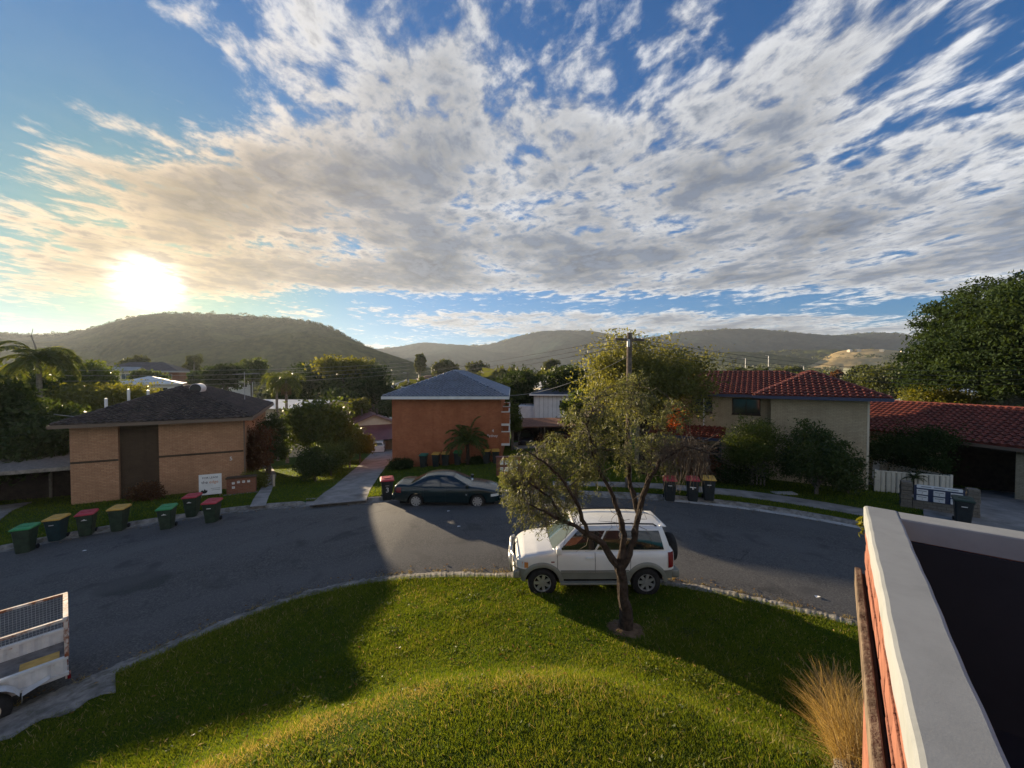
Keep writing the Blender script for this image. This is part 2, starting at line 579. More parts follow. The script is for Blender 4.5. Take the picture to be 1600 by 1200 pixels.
def asphalt_mat():
    m = bpy.data.materials.new('asphalt')
    m.use_nodes = True
    t = NT(m.node_tree)
    b = t.n['Principled BSDF']
    b.inputs['Roughness'].default_value = 0.82
    b.inputs['Specular IOR Level'].default_value = 0.35
    c = t.new('ShaderNodeTexCoord').outputs['Object']
    stones = t.noise(c, 24.0, 3.0, 0.8)
    fine = t.noise(c, 5.0, 6.0, 0.75)
    worn = t.noise(c, 0.35, 5.0, 0.6)
    oil = t.noise(c, 0.9, 4.0, 0.55, 0.5)
    col = t.mix(t.ss(stones, 0.3, 0.72), (0.022, 0.0215, 0.021), (0.150, 0.143, 0.130))
    col = t.mix(t.ss(fine, 0.38, 0.66, 0.0, 0.5), col, (0.045, 0.045, 0.047))
    col = t.mix(t.ss(worn, 0.35, 0.7, 0.0, 0.45), col, (0.105, 0.102, 0.098))
    col = t.mix(t.ss(oil, 0.56, 0.70, 0.0, 0.65), col, (0.030, 0.030, 0.030))
    vor = t.new('ShaderNodeTexVoronoi', feature='DISTANCE_TO_EDGE')
    t.l.new(t.vm('ADD', c, t.vm('SCALE', t.noise(c, 0.8, 5.0, 0.6, out=1), scale=1.6)), vor.inputs['Vector'])
    vor.inputs['Scale'].default_value = 0.21
    crack = t.m('MULTIPLY', t.ss(vor.outputs['Distance'], 0.0, 0.006, 1.0, 0.0), t.ss(t.noise(c, 0.25, 2.0), 0.38, 0.5))
    col = t.mix(t.m('MULTIPLY', crack, 0.8), col, (0.025, 0.025, 0.026))
    # the old round patch left by a trench, and paler worn wheel lines round the bend
    dpt = t.vm('SUBTRACT', c, (-11.35, 11.6, 0.0))
    dpt = t.vm('LENGTH', t.vm('MULTIPLY', dpt, (0.75, 1.0, 0.0)))
    dpt = t.m('ADD', dpt, t.m('MULTIPLY', t.m('SUBTRACT', t.noise(c, 2.5, 4.0), 0.5), 0.5))
    col = t.mix(t.ss(dpt, 0.62, 0.82, 0.62, 0.0), col, (0.022, 0.024, 0.022))
    rad_ = t.vm('LENGTH', t.vm('MULTIPLY', c, (1, 1, 0)))
    wear = t.m('SINE', t.m('MULTIPLY', t.m('ADD', rad_, t.m('MULTIPLY', t.noise(c, .3, 3.0), 1.6)), 1.9))
    col = t.mix(t.ss(wear, 0.2, 1.0, 0.0, 0.30), col, (0.11, 0.107, 0.102))
    t.l.new(col, b.inputs['Base Color'])
    bn = t.new('ShaderNodeBump')
    bn.inputs['Strength'].default_value = 0.55
    bn.inputs['Distance'].default_value = 0.012
    t.l.new(t.m('ADD', stones, t.m('MULTIPLY', fine, 0.7)), bn.inputs['Height'])
    t.l.new(bn.outputs[0], b.inputs['Normal'])
    MATS['asphalt'] = m


asphalt_mat()


def turf_mat(name, near):
    m = bpy.data.materials.new(name)
    m.use_nodes = True
    t = NT(m.node_tree)
    b = t.n['Principled BSDF']
    b.inputs['Roughness'].default_value = 0.95
    b.inputs['Specular IOR Level'].default_value = 0.05
    c = t.new('ShaderNodeTexCoord').outputs['Object']
    a = t.noise(c, 0.45, 5.0, 0.6)
    f = t.noise(c, 26.0, 4.0, 0.7)
    d = t.noise(c, 2.2, 4.0, 0.6)
    col = t.mix(t.ss(a, 0.3, 0.7), (0.042, 0.080, 0.010), (0.075, 0.110, 0.016))
    col = t.mix(t.ss(f, 0.35, 0.7, 0.0, 0.7), col, (0.026, 0.050, 0.007))
    col = t.mix(t.ss(d, 0.58, 0.78, 0.0, 0.5), col, (0.16, 0.13, 0.05))
    if not near:
        far = t.vm('LENGTH', c)
        wood = t.noise(c, 0.02, 6.0, 0.65)
        wcol = t.mix(t.ss(wood, 0.35, 0.65), (0.030, 0.045, 0.016), (0.085, 0.095, 0.035))
        col = t.mix(t.ss(far, 70.0, 140.0), col, wcol)
    t.l.new(col, b.inputs['Base Color'])
    bn = t.new('ShaderNodeBump')
    bn.inputs['Strength'].default_value = 0.9
    bn.inputs['Distance'].default_value = 0.05
    t.l.new(f, bn.inputs['Height'])
    t.l.new(bn.outputs[0], b.inputs['Normal'])
    MATS[name] = m


turf_mat('turf', True)
turf_mat('turf_far', False)

# ------------------------------------------------------------------ lie of the land
TH_N = np.radians([-110, -60, -52, -46, -39.4, -29.7, -18.1, 0, 12, 23.1, 31.7, 39.3, 42.5, 60, 110])
RR_N = np.array([12.6, 11.9, 11.55, 11.45, 11.65, 12.0, 11.8, 11.35, 11.5, 11.85, 12.0, 12.15, 12.35, 13.0, 14.0])
TH_F = np.radians([-110, -75, -60, -52.6, -48.9, -41.5, -34, -26, -20.6, -9, 0, 12, 23, 33.2, 42.3, 60, 110])
RR_F = np.array([31, 28, 26, 25.0, 24.7, 23.6, 22.5, 20.9, 20.0, 19.6, 19.5, 19.7, 20.2, 21.0, 21.4, 22, 24])


def smooth_interp(t, T, Rr):
    d = np.radians([-3, -1.5, 0, 1.5, 3])
    return sum(np.interp(t + k, T, Rr) for k in d) / 5.0


def r_near(t): return smooth_interp(np.asarray(t, dtype=float), TH_N, RR_N)
def r_far(t): return smooth_interp(np.asarray(t, dtype=float), TH_F, RR_F)


def base_z(x, y):
    x = np.asarray(x, dtype=float)
    lat = 0.055 * np.minimum(0, np.maximum(x, -30) + 4) - 0.035 * np.maximum(0, np.minimum(x, 30) - 8)
    return lat


def wob(x, y, s=1.0, seed=0.0):
    """cheap smooth undulation"""
    return (np.sin(x * 1.7 * s + seed) * np.cos(y * 1.3 * s - seed * 2) + np.sin(x * .71 * s - y * .93 * s + seed * 3) + np.sin(x * 3.1 * s + y * 2.7 * s) * .4) / 2.4


def road_z(x, y):
    r = np.hypot(x, y)
    t = np.arctan2(x, y)
    k = np.clip((r - r_near(t)) / (r_far(t) - r_near(t)), 0, 1)
    return base_z(x, y) + 0.16 * (1 - (2 * k - 1) ** 2) - 0.02


def far_z(x, y):
    """ground beyond the far kerb: falls to the valley, then climbs towards the ranges"""
    x = np.asarray(x, dtype=float)
    y = np.asarray(y, dtype=float)
    r = np.hypot(x, y)
    s = np.maximum(0, np.maximum(y, 0.55 * r) - 20)
    fall = np.interp(s, [0, 70, 180, 400, 600, 1500, 2600, 9000], [0, -6.3, -11, -14, -14, 8, 40, 60])
    fall = fall + 0.032 * np.clip(s - 120, 0, 1300) * np.clip((x / np.maximum(y, 1) - .25) / .3, 0, 1)
    fall = fall - 0.030 * np.minimum(s, 60) * np.clip((2 - x) / 8, 0, 1) * np.clip(1 - (s - 60) / 200, 0, 1)
    return base_z(x, y) + 0.13 + fall + 0.05 * wob(x, y, 0.35) * np.clip(s / 4, 0, 1)


LAWN_R = [0, 4, 5.0, 5.6, 6.0, 6.4, 6.9, 7.6, 9, 11.3, 14]
LAWN_Z = [1.60, 1.53, 1.43, 1.33, 1.20, 0.97, 0.67, 0.50, 0.32, 0.13, 0.13]


def lawn_z(x, y):
    x = np.asarray(x, dtype=float)
    y = np.asarray(y, dtype=float)
    r0 = np.hypot(x, y)
    t = np.arctan2(x, y)
    r = np.hypot(x - 0.25, y) + 0.16 * wob(x, y, 0.8, 1.0) * np.clip((10.5 - r0) / 3, 0, 1)
    edge = np.clip((r_near(t) - r0) / 2.2, 0, 1)
    z = sum(np.interp(r + d, LAWN_R, LAWN_Z) for d in (-.3, -.15, 0, .15, .3)) / 5
    z = 0.11 * (1 - edge) + z * edge
    return z + base_z(x, y) + 0.03 * wob(x, y, 1.1, 2.0) * edge


def ground_pt(px, py, zf=far_z, n=60):
    """where the sight line of a pixel meets the ground"""
    a, b = (px - 800.0) / FPX, (600.0 - py) / FPX
    d = np.array([a, math.cos(PITCH) + b * math.sin(PITCH), -math.sin(PITCH) + b * math.cos(PITCH)])
    d /= d[1]
    lo, hi = 1.0, 400.0
    for _ in range(n):
        mid = (lo + hi) / 2
        p = d * mid
        if 6.0 + p[2] > float(zf(p[0], p[1])):
            lo = mid
        else:
            hi = mid
    p = d * lo
    return Vector((p[0], p[1], float(zf(p[0], p[1]))))


def polar_sheet(name, th, rin, rout, nr, zf, mat, power=1.0, kind='structure'):
    th = np.radians(np.asarray(th, dtype=float))
    k = np.linspace(0, 1, nr) ** power
    RR = rin(th)[None, :] + (rout(th) - rin(th))[None, :] * k[:, None]
    X, Y = RR * np.sin(th)[None, :], RR * np.cos(th)[None, :]
    Z = zf(X, Y)
    V = np.stack([X, Y, Z], -1).reshape(-1, 3)
    nc = len(th)
    i, j = np.meshgrid(np.arange(nr - 1), np.arange(nc - 1), indexing='ij')
    q = (i * nc + j).ravel()
    F = np.stack([q, q + nc, q + nc + 1, q + 1], 1)
    o = np_mesh(name, V, F, mat, smooth=True)
    tag(o, kind=kind)
    return o


th_all = np.concatenate([np.arange(-110, -62, 2.0), np.arange(-62, 62, 0.5), np.arange(62, 110.1, 2.0)])
polar_sheet('road', th_all, lambda t: r_near(t) - 0.1, lambda t: r_far(t) + 0.1, 26, road_z, MATS['asphalt'])
polar_sheet('lawn', th_all, lambda t: 0 * t + 0.05, lambda t: r_near(t) - 0.20, 110, lawn_z, MATS['turf'])
polar_sheet('ground', th_all, lambda t: r_far(t) + 0.16, lambda t: 0 * t + 75.0, 150, far_z, MATS['turf_far'])
polar_sheet('ground', th_all, lambda t: 0 * t + 75.0, lambda t: 0 * t + 4200.0, 90, far_z, MATS['turf_far'], 3.0)


def kerb(name, th, prof, rfun, zfun, mat, jag=0.0, seed=3, dip=None):
    """profile points (radial offset, height) swept round the bend"""
    g = np.random.default_rng(seed)
    th = np.radians(np.asarray(th))
    rr = rfun(th)
    P = []
    jn = np.convolve(g.normal(size=len(th) + 4), np.ones(5) / 5, 'valid') if jag else np.zeros(len(th))
    jn2 = g.normal(size=len(th)) if jag else np.zeros(len(th))
    for k, t in enumerate(th):
        row = []
        for (o, h) in prof:
            r = rr[k] + o
            if jag and h < 0.10:
                r += jag * (jn[k] * 1.6 + 0.35 * jn2[k])
            x, y = r * math.sin(t), r * math.cos(t)
            hh = h
            if dip is not None and dip[0] < math.degrees(t) < dip[1] and h > .04:
                hh = .035 + h * .12
            row.append((x, y, float(zfun(rr[k] * math.sin(t), rr[k] * math.cos(t))) + hh + (jag * 0.16 * jn2[k] if h > 0.05 else 0)))
        P.append(row)
    return tag(MB().grid(P).build(name, mat), kind='structure')


kerb('kerb_lawn', np.arange(-100, 100, 0.22), [(0.42, -0.03), (0.20, 0.022), (0.06, 0.045), (0.03, 0.10), (-0.10, 0.125), (-0.24, 0.12), (-0.30, 0.02)],
     r_near, base_z, MATS['concrete_old'], 0.045)
kerb('kerb_far', np.arange(-100, 100, 0.7), [(-0.42, 0.012), (-0.40, 0.03), (-0.12, 0.022), (-0.02, 0.10), (0.03, 0.145), (0.17, 0.15), (0.19, 0.02)],
     r_far, base_z, MATS['concrete_old'], dip=(-28.3, -20.2))
kerb('gutter', np.arange(21.5, 70, 0.7), [(-0.46, 0.02), (-0.44, 0.036), (-0.17, 0.034), (-0.13, 0.022)], r_far, base_z, MATS['gutter_concrete'])


def strip(name, left, right, mat, lift=0.035, n=40, zf=far_z):
    """a paved way between two edge lines (world xy), laid on the ground"""
    def sample(line, k):
        line = [Vector((p[0], p[1], 0)) for p in line]
        seg = [(line[i + 1] - line[i]).length for i in range(len(line) - 1)]
        s = k * sum(seg)
        for i, L in enumerate(seg):
            if s <= L or i == len(seg) - 1:
                return line[i].lerp(line[i + 1], min(1, s / L))
            s -= L
    P = []
    for i in range(n + 1):
        a, b = sample(left, i / n), sample(right, i / n)
        row = []
        for j in range(9):
            p = a.lerp(b, j / 8)
            row.append((p.x, p.y, float(zf(p.x, p.y)) + lift))
        P.append(row)
    m = MB().grid(P)
    m.grid([[(*Vector(r[0])[:2], r[0][2] - .12) for r in P], [r[0] for r in P]])
    m.grid([[r[-1] for r in P], [(*Vector(r[-1])[:2], r[-1][2] - .12) for r in P]])
    return tag(m.build(name, mat), kind='structure')


def gp(px, py):
    p = ground_pt(px, py)
    return (p.x, p.y)


def polar(td, off):
    t = R(td)
    r = float(r_far(t)) + off
    return (r * math.sin(t), r * math.cos(t))


ap = []
for k_ in range(13):
    t_ = R(-28.0 + 7.5 * k_ / 12)
    row_ = []
    for o_, h_ in ((-.30, .030), (-.05, .060), (.10, .075), (.55, None)):
        r_ = float(r_far(t_)) + o_
        x_, y_ = r_ * math.sin(t_), r_ * math.cos(t_)
        row_.append((x_, y_, float(base_z(x_, y_)) + h_ if h_ else float(far_z(x_, y_)) + .045))
    ap.append(row_)
tag(MB().grid(ap).build('driveway_apron', MATS['concrete']), kind='structure')
strip('driveway', [gp(484, 791), gp(520, 762), gp(560, 728), gp(588, 700)], [gp(572, 783), gp(582, 760), gp(604, 728), gp(628, 700)], MATS['concrete'])
strip('footpath', [gp(390, 793), gp(405, 768), gp(418, 745), gp(408, 722)], [gp(415, 791), gp(425, 766), gp(432, 742), gp(420, 722)], MATS['concrete'], n=24)
strip('footpath', [polar(a, 1.15) for a in range(6, 56, 3)], [polar(a, 2.45) for a in range(6, 56, 3)], MATS['concrete'], n=50)
strip('driveway', [polar(47, 0.2), (20.3, 19.2), (21.3, 22.2), (22.0, 25.2)], [polar(63, 0.2), (26, 15.5), (31, 17.5), (34, 20)], MATS['concrete'], 0.045)
strip('driveway', [polar(-66, 0.2), (-28, 14.5), (-34, 18.5)], [polar(-53.5, 0.2), (-24.6, 18.6), (-28.5, 23)], MATS['concrete'], 0.045)

slab = []
for k_ in range(22):
    t_ = R(-66 + 20 * k_ / 21)
    row_ = []
    for o_ in (-.95, -.6, -.22):
        r_ = float(r_near(t_)) + o_ + (.12 * math.sin(k_ * 1.7) if o_ == -.95 else 0)
        x_, y_ = r_ * math.sin(t_), r_ * math.cos(t_)
        row_.append((x_, y_, float(lawn_z(x_, y_)) + (.035 if o_ > -.9 else .02)))
    slab.append(row_)
tag(MB().grid(slab).build('kerb_slab', MATS['concrete_old']), kind='structure')

# ------------------------------------------------------------------ buildings
TILE_PH = [(0.0, 0.0), (0.18, 0.006), (0.38, 0.016), (0.52, 0.066), (0.68, 0.086), (0.84, 0.060)]


def tile_face(mb, pts, tw=0.31, ch=0.34):
    """rows of rolled tiles over a sloping face; pts[0]->pts[1] is the eave"""
    pts = [Vector(p) for p in pts]
    O = pts[0]
    U = (pts[1] - O).normalized()
    N = U.cross(pts[-1] - O).normalized()
    if N.z < 0:
        N = -N
    Vv = N.cross(U).normalized()
    if Vv.z < 0:
        Vv = -Vv
    uv = [((p - O).dot(U), (p - O).dot(Vv)) for p in pts]
    vmax = max(p[1] for p in uv)

    def span(v):
        xs = []
        for i in range(len(uv)):
            (u0, v0), (u1, v1) = uv[i], uv[(i + 1) % len(uv)]
            if (v0 - v) * (v1 - v) <= 0 and abs(v1 - v0) > 1e-6:
                xs.append(u0 + (u1 - u0) * (v - v0) / (v1 - v0))
        return (min(xs), max(xs)) if len(xs) > 1 else None
    nrow = max(1, int(round(vmax / ch)))
    ch = vmax / nrow
    for r in range(nrow):
        v0, v1 = r * ch, (r + 1) * ch
        sp = span(v0 + ch * 0.5)
        if not sp or sp[1] - sp[0] < 0.1:
            continue
        us = []
        k = math.floor(sp[0] / tw)
        while k * tw < sp[1]:
            for (ph, h) in TILE_PH:
                u = (k + ph) * tw
                if sp[0] <= u <= sp[1]:
                    us.append((u, h))
            k += 1
        if len(us) < 2:
            continue
        rows = []
        for (v, l) in ((v0, 0.0), (v0, 0.085), (v1 + 0.02, 0.018)):
            rows.append([O + U * u + Vv * v + N * (l + (h if l > 0 else 0.0)) for (u, h) in us])
        mb.grid(rows)


def caps(mb, a, b, r=0.10, step=0.4):
    a, b = Vector(a), Vector(b)
    n = max(1, int((b - a).length / step))
    pts, rad = [], []
    for i in range(n):
        pts += [a.lerp(b, i / n), a.lerp(b, (i + 0.97) / n)]
        rad += [r * 1.12, r * 0.9]
    mb.tube(pts, rad, 8)


def hip_roof(parent, x0, x1, y0, y1, ze, rise, mat, gut, over=0.5, tiles=True, name='roof', fascia=0.16):
    """hipped roof; ridge along the longer side"""
    x0, x1, y0, y1 = x0 - over, x1 + over, y0 - over, y1 + over
    hx, hy = (x1 - x0) / 2, (y1 - y0) / 2
    h = min(hx, hy)
    zr = ze + rise
    if hy >= hx:
        A, B = (x0 + hx, y0 + h, zr), (x0 + hx, y1 - h, zr)
    else:
        A, B = (x0 + h, y0 + hy, zr), (x1 - h, y0 + hy, zr)
    c = [(x0, y0, ze), (x1, y0, ze), (x1, y1, ze), (x0, y1, ze)]
    if hy >= hx:
        faces = [[c[0], c[1], A], [c[1], c[2], B, A], [c[2], c[3], B], [c[3], c[0], A, B]]
        hips = [(c[0], A), (c[1], A), (c[2], B), (c[3], B), (A, B)]
    else:
        faces = [[c[0], c[1], B, A], [c[1], c[2], B], [c[2], c[3], A, B], [c[3], c[0], A]]
        hips = [(c[0], A), (c[3], A), (c[1], B), (c[2], B), (A, B)]
    m = MB()
    for f in faces:
        m.face([(p[0], p[1], p[2] - 0.02) for p in f])
    m.face([(p[0], p[1], ze - 0.03) for p in c[::-1]])
    ro = m.build(name, mat, parent)
    if tiles:
        t = MB()
        for f in faces:
            tile_face(t, f)
        o = t.build('roof_tiles', mat, ro)
        tag(o, kind='stuff')
        k = MB()
        for a, b in hips:
            caps(k, (a[0], a[1], a[2] + .03), (b[0], b[1], b[2] + .03))
        k.build('ridge_caps', mat, ro)
    g = MB()
    for a, b in zip(c, c[1:] + c[:1]):
        a, b = Vector(a), Vector(b)
        d = (b - a).normalized()
        n = Vector((d.y, -d.x, 0))
        M = Matrix((( d.x, n.x, 0, a.x), (d.y, n.y, 0, a.y), (0, 0, 1, a.z), (0, 0, 0, 1)))
        g.box(-0.09, (b - a).length + 0.09, 0.0, 0.10, -fascia, 0.02, M)
    g.build('gutter', gut, ro)
    return ro


def gable_roof(parent, x0, x1, y0, y1, ze, rise, mat, over=0.4, tiles=False, name='roof', axis='x', gable=None):
    """gable roof, ridge along axis"""
    x0, x1, y0, y1 = x0 - over, x1 + over, y0 - over, y1 + over
    zr = ze + rise
    if axis == 'x':
        ym = (y0 + y1) / 2
        A, B = Vector((x0, ym, zr)), Vector((x1, ym, zr))
        faces = [[(x0, y0, ze), (x1, y0, ze), B, A], [(x1, y1, ze), (x0, y1, ze), A, B]]
        ends = [[(x0 + over, y0, ze), (x0 + over, ym, zr - .03), (x0 + over, y1, ze)], [(x1 - over, y0, ze), (x1 - over, ym, zr - .03), (x1 - over, y1, ze)]]
    else:
        xm = (x0 + x1) / 2
        A, B = Vector((xm, y0, zr)), Vector((xm, y1, zr))
        faces = [[(x1, y0, ze), (x1, y1, ze), B, A], [(x0, y1, ze), (x0, y0, ze), A, B]]
        ends = [[(x0, y0 + over, ze), (xm, y0 + over, zr - .03), (x1, y0 + over, ze)], [(x0, y1 - over, ze), (xm, y1 - over, zr - .03), (x1, y1 - over, ze)]]
    m = MB()
    for f in faces:
        f = [Vector(p) for p in f]
        m.face([p + Vector((0, 0, .06)) for p in f])
        m.face([p for p in f][::-1])
        for a, b in zip(f, f[1:] + f[:1]):
            m.face([a, b, b + Vector((0, 0, .06)), a + Vector((0, 0, .06))])
    ro = m.build(name, mat, parent)
    if tiles:
        t = MB()
        for f in faces:
            tile_face(t, [Vector(p) + Vector((0, 0, .07)) for p in f])
        tag(t.build('roof_tiles', mat, ro), kind='stuff')
        k = MB()
        caps(k, A + Vector((0, 0, .1)), B + Vector((0, 0, .1)))
        k.build('ridge_caps', mat, ro)
    if gable is not None:
        for e in ends:
            MB().face(e).build('gable', gable, parent)
    return ro


def wall_box(parent, x0, x1, y0, y1, z0, z1, mat, name='wall'):
    return MB().box(x0, x1, y0, y1, z0, z1).build(name, mat, parent)


def window(parent, x0, x1, z0, z1, y, frame, glass=None, panes=2, depth=0.05, sill=True):
    """window on a wall that faces -y"""
    m = MB()
    f = 0.055
    m.box(x0 - f, x1 + f, y - depth, y + 0.02, z1, z1 + f).box(x0 - f, x1 + f, y - depth, y + 0.02, z0 - f, z0)
    m.box(x0 - f, x0, y - depth + .002, y + 0.02, z0, z1).box(x1, x1 + f, y - depth + .002, y + 0.02, z0, z1)
    for k in range(1, panes):
        xm = x0 + (x1 - x0) * k / panes
        m.box(xm - .02, xm + .02, y - depth + .006, y + .02, z0, z1)
    o = m.build('window', frame, parent)
    for k in range(panes):
        a, b = x0 + (x1 - x0) * k / panes, x0 + (x1 - x0) * (k + 1) / panes
        MB().box(a + .002, b - .002, y - 0.022, y - 0.012, z0 + .002, z1 - .002).build('pane', glass or MATS['window_glass'], o)
    if sill:
        MB().box(x0 - .09, x1 + .09, y - depth - .04, y - .001, z0 - f - .07, z0 - f - .004).build('sill', frame, o)
    return o


def text_mesh(name, body, size, mat, parent, loc, rot, extrude=0.004):
    cu = bpy.data.curves.new(name, 'FONT')
    cu.body = body
    cu.size = size
    cu.extrude = extrude
    cu.align_x = 'CENTER'
    tmp = bpy.data.objects.new(name + '_tmp', cu)
    COL.objects.link(tmp)
    dg = bpy.context.evaluated_depsgraph_get()
    me = bpy.data.meshes.new_from_object(tmp.evaluated_get(dg))
    bpy.data.objects.remove(tmp)
    bpy.data.curves.remove(cu)
    me.materials.clear()
    o = link(name, me, mat, parent)
    o.location = loc
    o.rotation_euler = rot
    return o


# --- tan brick flats on the left
A0 = Vector((-23.9, 21.0, -1.7))
L_RZ = math.atan2(3.5, 6.95)
flats_tan = empty('apartment_building', A0, L_RZ, 'tan brick two-storey flats with brown tiled hip roof and dark central panel', 'building')
W1, D1, E1 = 7.8, 12.5, 5.0
XA, XB = 1.95, 3.7
m = MB().box(0, XA, 0, D1, 0, E1).box(XB, W1, 0, D1, 0, E1)
m.build('wall', MATS['brick_tan'], flats_tan)
MB().box(XA + .002, XB - .002, 0.22, D1 - .3, 0, E1 - .01).build('brown_panel', MATS['brick_brown'], flats_tan)
b = MB().box(0.002, XA - .002, -0.015, 0.03, 2.83, 2.95).box(XB + .002, W1 - .002, -0.015, 0.03, 2.83, 2.95)
b.build('band_course', MATS['brick_brown'], flats_tan)
MB().tube([(W1 + .06, -.02, 0), (W1 + .06, -.02, E1)], 0.045, 8).build('downpipe', MATS['brown_gutter'], flats_tan)
hip_roof(flats_tan, 0, W1, 0, D1, E1, 1.85, MATS['tile_brown'], MATS['brown_gutter'], 0.5)
for (vx, vy, vh) in ((0.75, 2.1, 0.75), (1.35, 3.4, 1.0), (2.0, 4.4, 0.6)):
    zb = E1 + 1.85 * (vx + .5) / 4.4
    MB().tube([(vx, vy, zb - .1), (vx, vy, zb + vh)], 0.075, 10).build('vent_pipe', MATS['white_paint'], flats_tan)
# solar hot-water cylinder with its panel on the right slope
zt = E1 + 1.85 * (W1 + .5 - 5.0) / 4.4
tk = MB()
tk.lathe([(0, 0), (.30, 0), (.33, .04), (.33, 1.36), (.30, 1.4), (0, 1.4)], 20, Matrix.Translation((4.75, 3.2, zt + .36)) @ Matrix.Rotation(R(-90), 4, 'X'))
tank = tk.build('hot_water_tank', MATS['white_paint'], flats_tan, smooth=True)
MB().lathe([(0, 0), (.31, 0), (.31, .012), (0, .012)], 20, Matrix.Translation((4.75, 3.182, zt + .36)) @ Matrix.Rotation(R(-90), 4, 'X')).build('end_cap', MATS['black_plastic'], tank)
sl = math.atan2(1.85, 4.4)
MB().box(0, 1.9, 0, 1.9, 0, .09, Matrix.Translation((5.05, 2.9, zt - .03)) @ Matrix.Rotation(sl, 4, 'Y')).build('solar_panel', MATS['galv'], flats_tan)
an = MB().tube([(6.9, 7.5, 5.2), (6.9, 7.5, 7.9)], .022, 6)
an.tube([(6.1, 7.5, 7.7), (7.9, 7.5, 7.8)], .016, 5)
for k in range(7):
    an.tube([(6.2 + k * .26, 7.1 + k * .02, 7.71 + k * .014), (6.2 + k * .26, 7.9 - k * .02, 7.71 + k * .014)], .01, 4)
an.build('aerial', MATS['galv'], flats_tan)
text_mesh('house_number', '5', 0.32, MATS['letter_white'], flats_tan, (7.15, -.012, 2.35), (R(90), 0, 0))
# rear wing of the same flats
m = MB().box(W1 - 3.4, W1 - .8, D1 - .6, D1 + 3, 0.2, E1 - .4)
m.build('rear_wing', MATS['brick_tan'], flats_tan)
hip_roof(flats_tan, W1 - 3.5, W1 - .8, D1 - 1.2, D1 + 3, E1 - .402, 1.0, MATS['tile_brown'], MATS['brown_gutter'], 0.45)

cpt = empty('carport', A0, L_RZ, 'low flat-roofed timber carport beside the tan brick flats', 'carport')
MB().bbox(-9.5, -0.12, 0.4, 6.0, 2.45, 2.66, .02).build('roof', MATS['grey_timber'], cpt)
for px_, py_ in ((-3.2, .6), (-6.4, .6), (-9.2, .6), (-3.2, 5.7), (-9.2, 5.7)):
    MB().box(px_ - .06, px_ + .06, py_ - .06, py_ + .06, -.6, 2.45).build('post', MATS['grey_timber'], cpt)
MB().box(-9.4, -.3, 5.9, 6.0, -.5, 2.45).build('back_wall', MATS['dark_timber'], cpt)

# --- orange brick flats in the middle
XL, XR, YF = -9.55, -0.86, 31.0
ZB = -1.9
flats_orange = empty('apartment_building', (XL, YF, ZB), 0, 'orange brick two-storey flats with slate blue tiled roof and white gutter', 'building')
WO, DO, EO = XR - XL, 17.0, 4.12 - ZB
wall_box(flats_orange, 0, WO, 0, DO, -1.5, EO, MATS['brick_orange'])
hip_roof(flats_orange, 0, WO, 0, DO, EO + .14, 2.05, MATS['tile_slate'], MATS['white_paint'], 0.55, fascia=0.20)
for zz, nm in ((2.02 - ZB, 1), (0.42 - ZB, 0)):
    for k, y0 in enumerate((0.35, 5.6, 10.8)):
        bal = MB().box(WO + .001, WO + .68, y0, y0 + 3.4, zz - .16, zz + .02).build('balcony', MATS['white_paint'], flats_orange)
        MB().box(WO + .60, WO + .66, y0 + .02, y0 + 3.38, zz + .024, zz + .92).box(WO + .002, WO + .598, y0 + .02, y0 + .08, zz + .024, zz + .92).build('balcony_wall', MATS['brick_orange'], bal)
        MB().box(WO + .57, WO + .69, y0 - .01, y0 + 3.41, zz + .922, zz + 1.0).box(WO + .002, WO + .568, y0 - .01, y0 + .10, zz + .922, zz + 1.0).build('balcony_rail', MATS['white_paint'], bal)
text_mesh('house_number', '4', 0.34, MATS['letter_white'], flats_orange, (WO - .66, -.02, 3.30), (R(90), 0, 0))
text_mesh('name_lettering', 'Sydney', 0.30, MATS['letter_white'], flats_orange, (WO - .70, -.02, 2.92), (R(90), 0, R(0)))
MB().tube([(WO - .12, -.07, -1.2), (WO - .12, -.07, EO)], .04, 8).build('downpipe', MATS['brick_orange'], flats_orange)

# --- cream brick house on the right (turned with the bend)
C_RZ = math.atan2(-0.536, 0.844)
C0 = Vector((19.75, 21.5, -1.3))
house_cream = empty('brick_house', C0, C_RZ, 'cream brick two-storey house with red tiled roof and navy gutters', 'house')
WW, EC = 4.55, 4.60 + 1.3
wall_box(house_cream, -WW, 0, 0, 8.0, 0, EC, MATS['brick_cream'])
wall_box(house_cream, -13.0, -WW - .001, 0.75, 7.6, 0, EC - .01, MATS['brick_cream'], 'wall')
hip_roof(house_cream, -WW - .35, 0.2, 0, 8.2, EC + .1, 1.45, MATS['tile_terracotta'], MATS['navy_gutter'], 0.55, name='front_roof')
hip_roof(house_cream, -13.0, -0.4, 0.75, 7.6, EC + .10, 1.46, MATS['tile_terracotta'], MATS['navy_gutter'], 0.5)
for (x0, x1) in ((-9.1, -7.9), (-6.6, -5.15), (-12.2, -11.0)):
    w_ = window(house_cream, x0, x1, EC - 1.12, EC - .22, 0.75, MATS['dark_timber'], panes=2)
    MB().box(x0 + .003, x0 + .55, 0.742, 0.749, EC - 1.11, EC - .23).build('curtain', MATS['curtain'], w_)
window(house_cream, -8.8, -7.4, 1.1, 2.5, 0.75, MATS['dark_timber'])
MB().tube([(-8.35, .70, .0), (-8.35, .70, EC - .2)], .04, 8).build('downpipe', MATS['white_paint'], house_cream)
pr = MB()
pr.face([(-11.6, -1.0, 3.25), (-7.0, -1.0, 3.25), (-7.0, .74, 3.75), (-11.6, .74, 3.75)])
pr.face([(-11.6, -1.0, 3.2), (-11.6, .74, 3.7), (-7.0, .74, 3.7), (-7.0, -1.0, 3.2)])
porch = pr.build('porch_roof', MATS['tile_terracotta'], house_cream)
t = MB()
